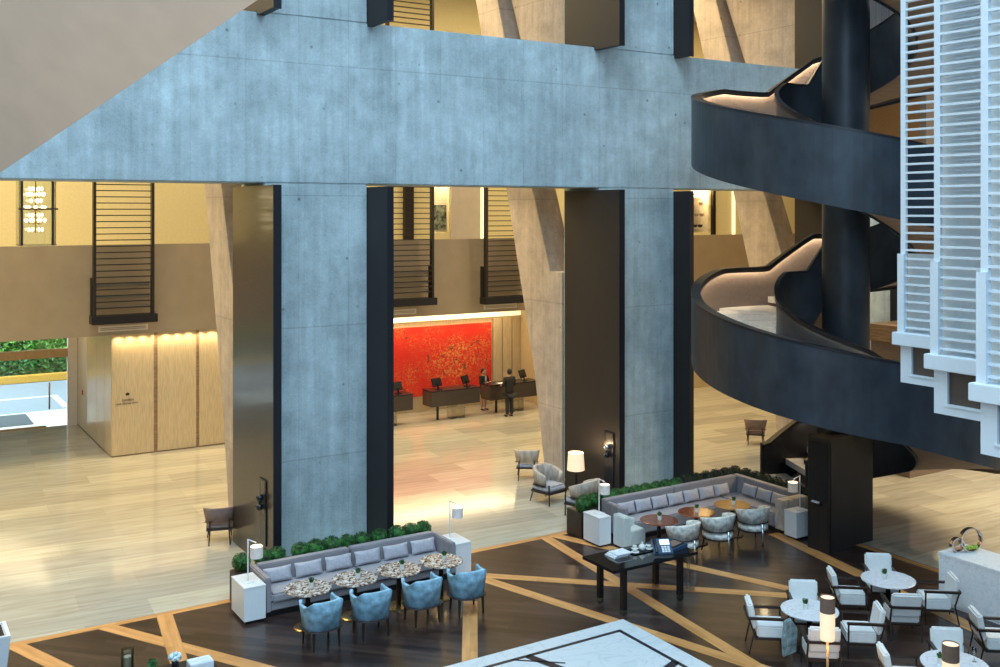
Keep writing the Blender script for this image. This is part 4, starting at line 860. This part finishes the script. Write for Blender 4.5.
MB().lathe([(.17, 0), (.17, .02), (.03, .04)], 24).build('base', 'dark', t); MB().lathe([(.016, .03)]+[(.016+(.03 if i % 2 else 0), .06+i*.045) for i in range(16)]+[(.016, .9)], 16).build('beaded_stem', 'black', t, smooth=True)
MB().lathe([(.235, .9), (.205, 1.36), (.198, 1.36), (.228, .9)], 36).build('lamp_shade', 'lit', t)
l = bpy.data.lights.new('bulb', 'POINT'); l.energy = 22; l.color = (1, .68, .38); l.shadow_soft_size = .08; lo = bpy.data.objects.new('bulb', l); COL.objects.link(lo); lo.parent = t; lo.location = (0, 0, 1.42)

# bottom-left things
t = thing('planter_box', 'pale tapered planter box cut by the left edge at the bottom', 'planter', (1.72, 18.93, 0))
o = MB(); o.taper(0, 0, 0, .8, .3, .28, .38, .36).build('box_body', 'white', t, bevel=.01); MB().box(-.3, -.28, .8, .3, .28, .81).build('soil', 'soil', t); r_ = MB().box(-.38, -.36, .8, .38, -.3, .83).box(-.38, .3, .8, .38, .36, .83).box(-.38, -.3, .8, -.32, .3, .83).box(.32, -.3, .8, .38, .3, .83).build('rim', 'white', t)
t = thing('side_table', 'low dark table under the candle and flowers at the bottom left', 'table', (3.1, 15.35, 0)); MB().box(0, 0, .71, 1.6, .95, .75).build('table_top', 'panel', t)
for x in (.04, 1.5):
    for y in (.04, .85): MB().box(x, y, 0, x+.06, y+.06, .71).build('leg', 'dark', t)
t = thing('candle_jar', 'white pillar candle in a tall glass cylinder at the bottom left', 'candle', (3.41, 16.07, .75)); MB().lathe([(.095, 0), (.095, .47), (.088, .47), (.088, .01)], 28).build('glass_cylinder', 'ice', t, smooth=False); MB().lathe([(.06, .01), (.06, .36), (.01, .355)], 24).build('wax', 'candle', t)
t = thing('flower_vase', 'pale blue-white hydrangea in a black vase at the bottom left', 'vase', (4.02, 15.7, .75)); MB().lathe([(.05, 0), (.065, .1), (.05, .26), (.055, .28)], 20).build('vase_body', 'black', t, smooth=True)
mb = MB()
for i in range(40): a = random.uniform(0, 2*PI); u = random.uniform(-.3, 1); q = math.sqrt(1-min(1, u*u)); mb.ball((.08*q*math.cos(a), .08*q*math.sin(a), .34+.055*u), .026, 5)
mb.build('flower_head', 'petal', t, smooth=True)
t = thing('potted_fern', 'small green plant beside the hydrangea at the bottom left', 'plant', (3.72, 15.85, .75)); MB().lathe([(.05, 0), (.06, .2), (.05, .2)], 16).build('pot', 'black', t)
mb = MB(); mb.ball((0, 0, .24), .06, 8); leaf_mass(mb, 160, lambda: (lambda a, u: ((math.cos(a)*u*.08, math.sin(a)*u*.08, .24+random.uniform(-.02, .08)), (math.cos(a), math.sin(a), .8)))(random.uniform(0, 2*PI), random.uniform(.2, 1)), .025); mb.build('foliage', 'leaf', t)
tag(MB().box(4.2, 15.5, .751, 4.55, 15.75, 1.0).build('white_box', 'paper', bevel=.01), 'white box at the right end of the low dark table, bottom left', 'box')

# ---------------------------------------------------------------- light
def area(name, loc, rot, sx, sy, e, col, spread=None):
    l = bpy.data.lights.new(name, 'AREA'); l.shape = 'RECTANGLE'; l.size = sx; l.size_y = sy; l.energy = e; l.color = col
    if spread: l.spread = spread
    o = bpy.data.objects.new(name, l); COL.objects.link(o); o.location = loc; o.rotation_euler = rot; return o
W = bpy.data.worlds.new('world'); S.world = W; W.use_nodes = True; nt = W.node_tree; bg = nt.nodes['Background']
bg.inputs[0].default_value = (.42, .68, 1, 1); bg.inputs[1].default_value = .36
BLUE = (.58, .82, 1.0); WARM = (1, .79, .46); SOFT = (1, .80, .55)
area('skylight', (6, 8, 27), (0, 0, 0), 22, 20, 8600, BLUE)
area('atrium_front_fill', (-4, -6, 16), (R(62), 0, R(-25)), 16, 12, 3000, BLUE)  # no window modelled: low front fill added for the lower columns
for x in (-6, 3.2, 13.2, 22.3, 33): area('lobby_ceiling_light', (x, 30.5, 16.9), (0, 0, 0), 6, 5, 1450 if x < 5 else 1150, WARM)
for x in (3, 13.5, 22.5, 31): area('lobby_downlight', (x, 27, 8.2), (0, 0, 0), 5, 4, 130, WARM)
for x in [6.95+.37*q for q in range(14)]:
    l = bpy.data.lights.new('panel_spot', 'SPOT'); l.energy = 22; l.spot_size = R(130); l.spot_blend = 1; l.color = WARM; l.shadow_soft_size = .05
    o = bpy.data.objects.new('panel_spot', l); COL.objects.link(o); o.location = (x, BY-.16, 3.84); o.rotation_euler = (R(14), 0, 0)
area('side_wash', (5.0, 37, 3.86), (0, R(-20), 0), 3, 5, 70, WARM)
area('landing_fill', (27.5, 17.6, 6.8), (R(60), 0, 0), 1, 1, 120, SOFT)  # added lamp without a fixture, brightens the landing parapet
area('desk_wash', (18.5, 34.9, 3.85), (R(-12), 0, 0), 8, .3, 80, WARM)
area('recess_wash', (18, 35.3, 3.86), (0, 0, 0), 8, .1, 60, WARM)
area('daylight_outside', (-2, 47, 12), (0, 0, 0), 30, 10, 8500, (.85, .95, 1))
area('right_lobby_fill', (34, 12, 14), (0, 0, 0), 10, 12, 1500, WARM)  # extra unseen fill, put in for the floor on the right
area('soffit_fill', (-1.0, 6.5, 2.6), (PI, R(8), 0), 4, 4, 330, (1, .76, .54))  # unseen fill, added to warm and lift the dark soffit
area('under_stair_fill', (27, 13.5, 7.5), (0, 0, 0), 5, 5, 900, WARM)  # fill added to lift the floor right of the stair
area('niche_light', (20.5, 37.85, 9.4), (0, 0, 0), 1.6, .15, 60, SOFT); area('shelf_niche_light', (35.3, 37.85, 9.1), (0, 0, 0), 2.4, .15, 110, SOFT)
def spot(name, loc, tgt, e, ang, col=WARM, size=.1):
    l = bpy.data.lights.new(name, 'SPOT'); l.energy = e; l.spot_size = R(ang); l.spot_blend = .6; l.color = col; l.shadow_soft_size = size
    o = bpy.data.objects.new(name, l); COL.objects.link(o); o.location = loc; o.rotation_euler = (Vector(tgt)-Vector(loc)).to_track_quat('-Z', 'Y').to_euler()
spot('stair_spot', (19.9, 19, 2.6), (19, 17.4, 0), 25, 90)
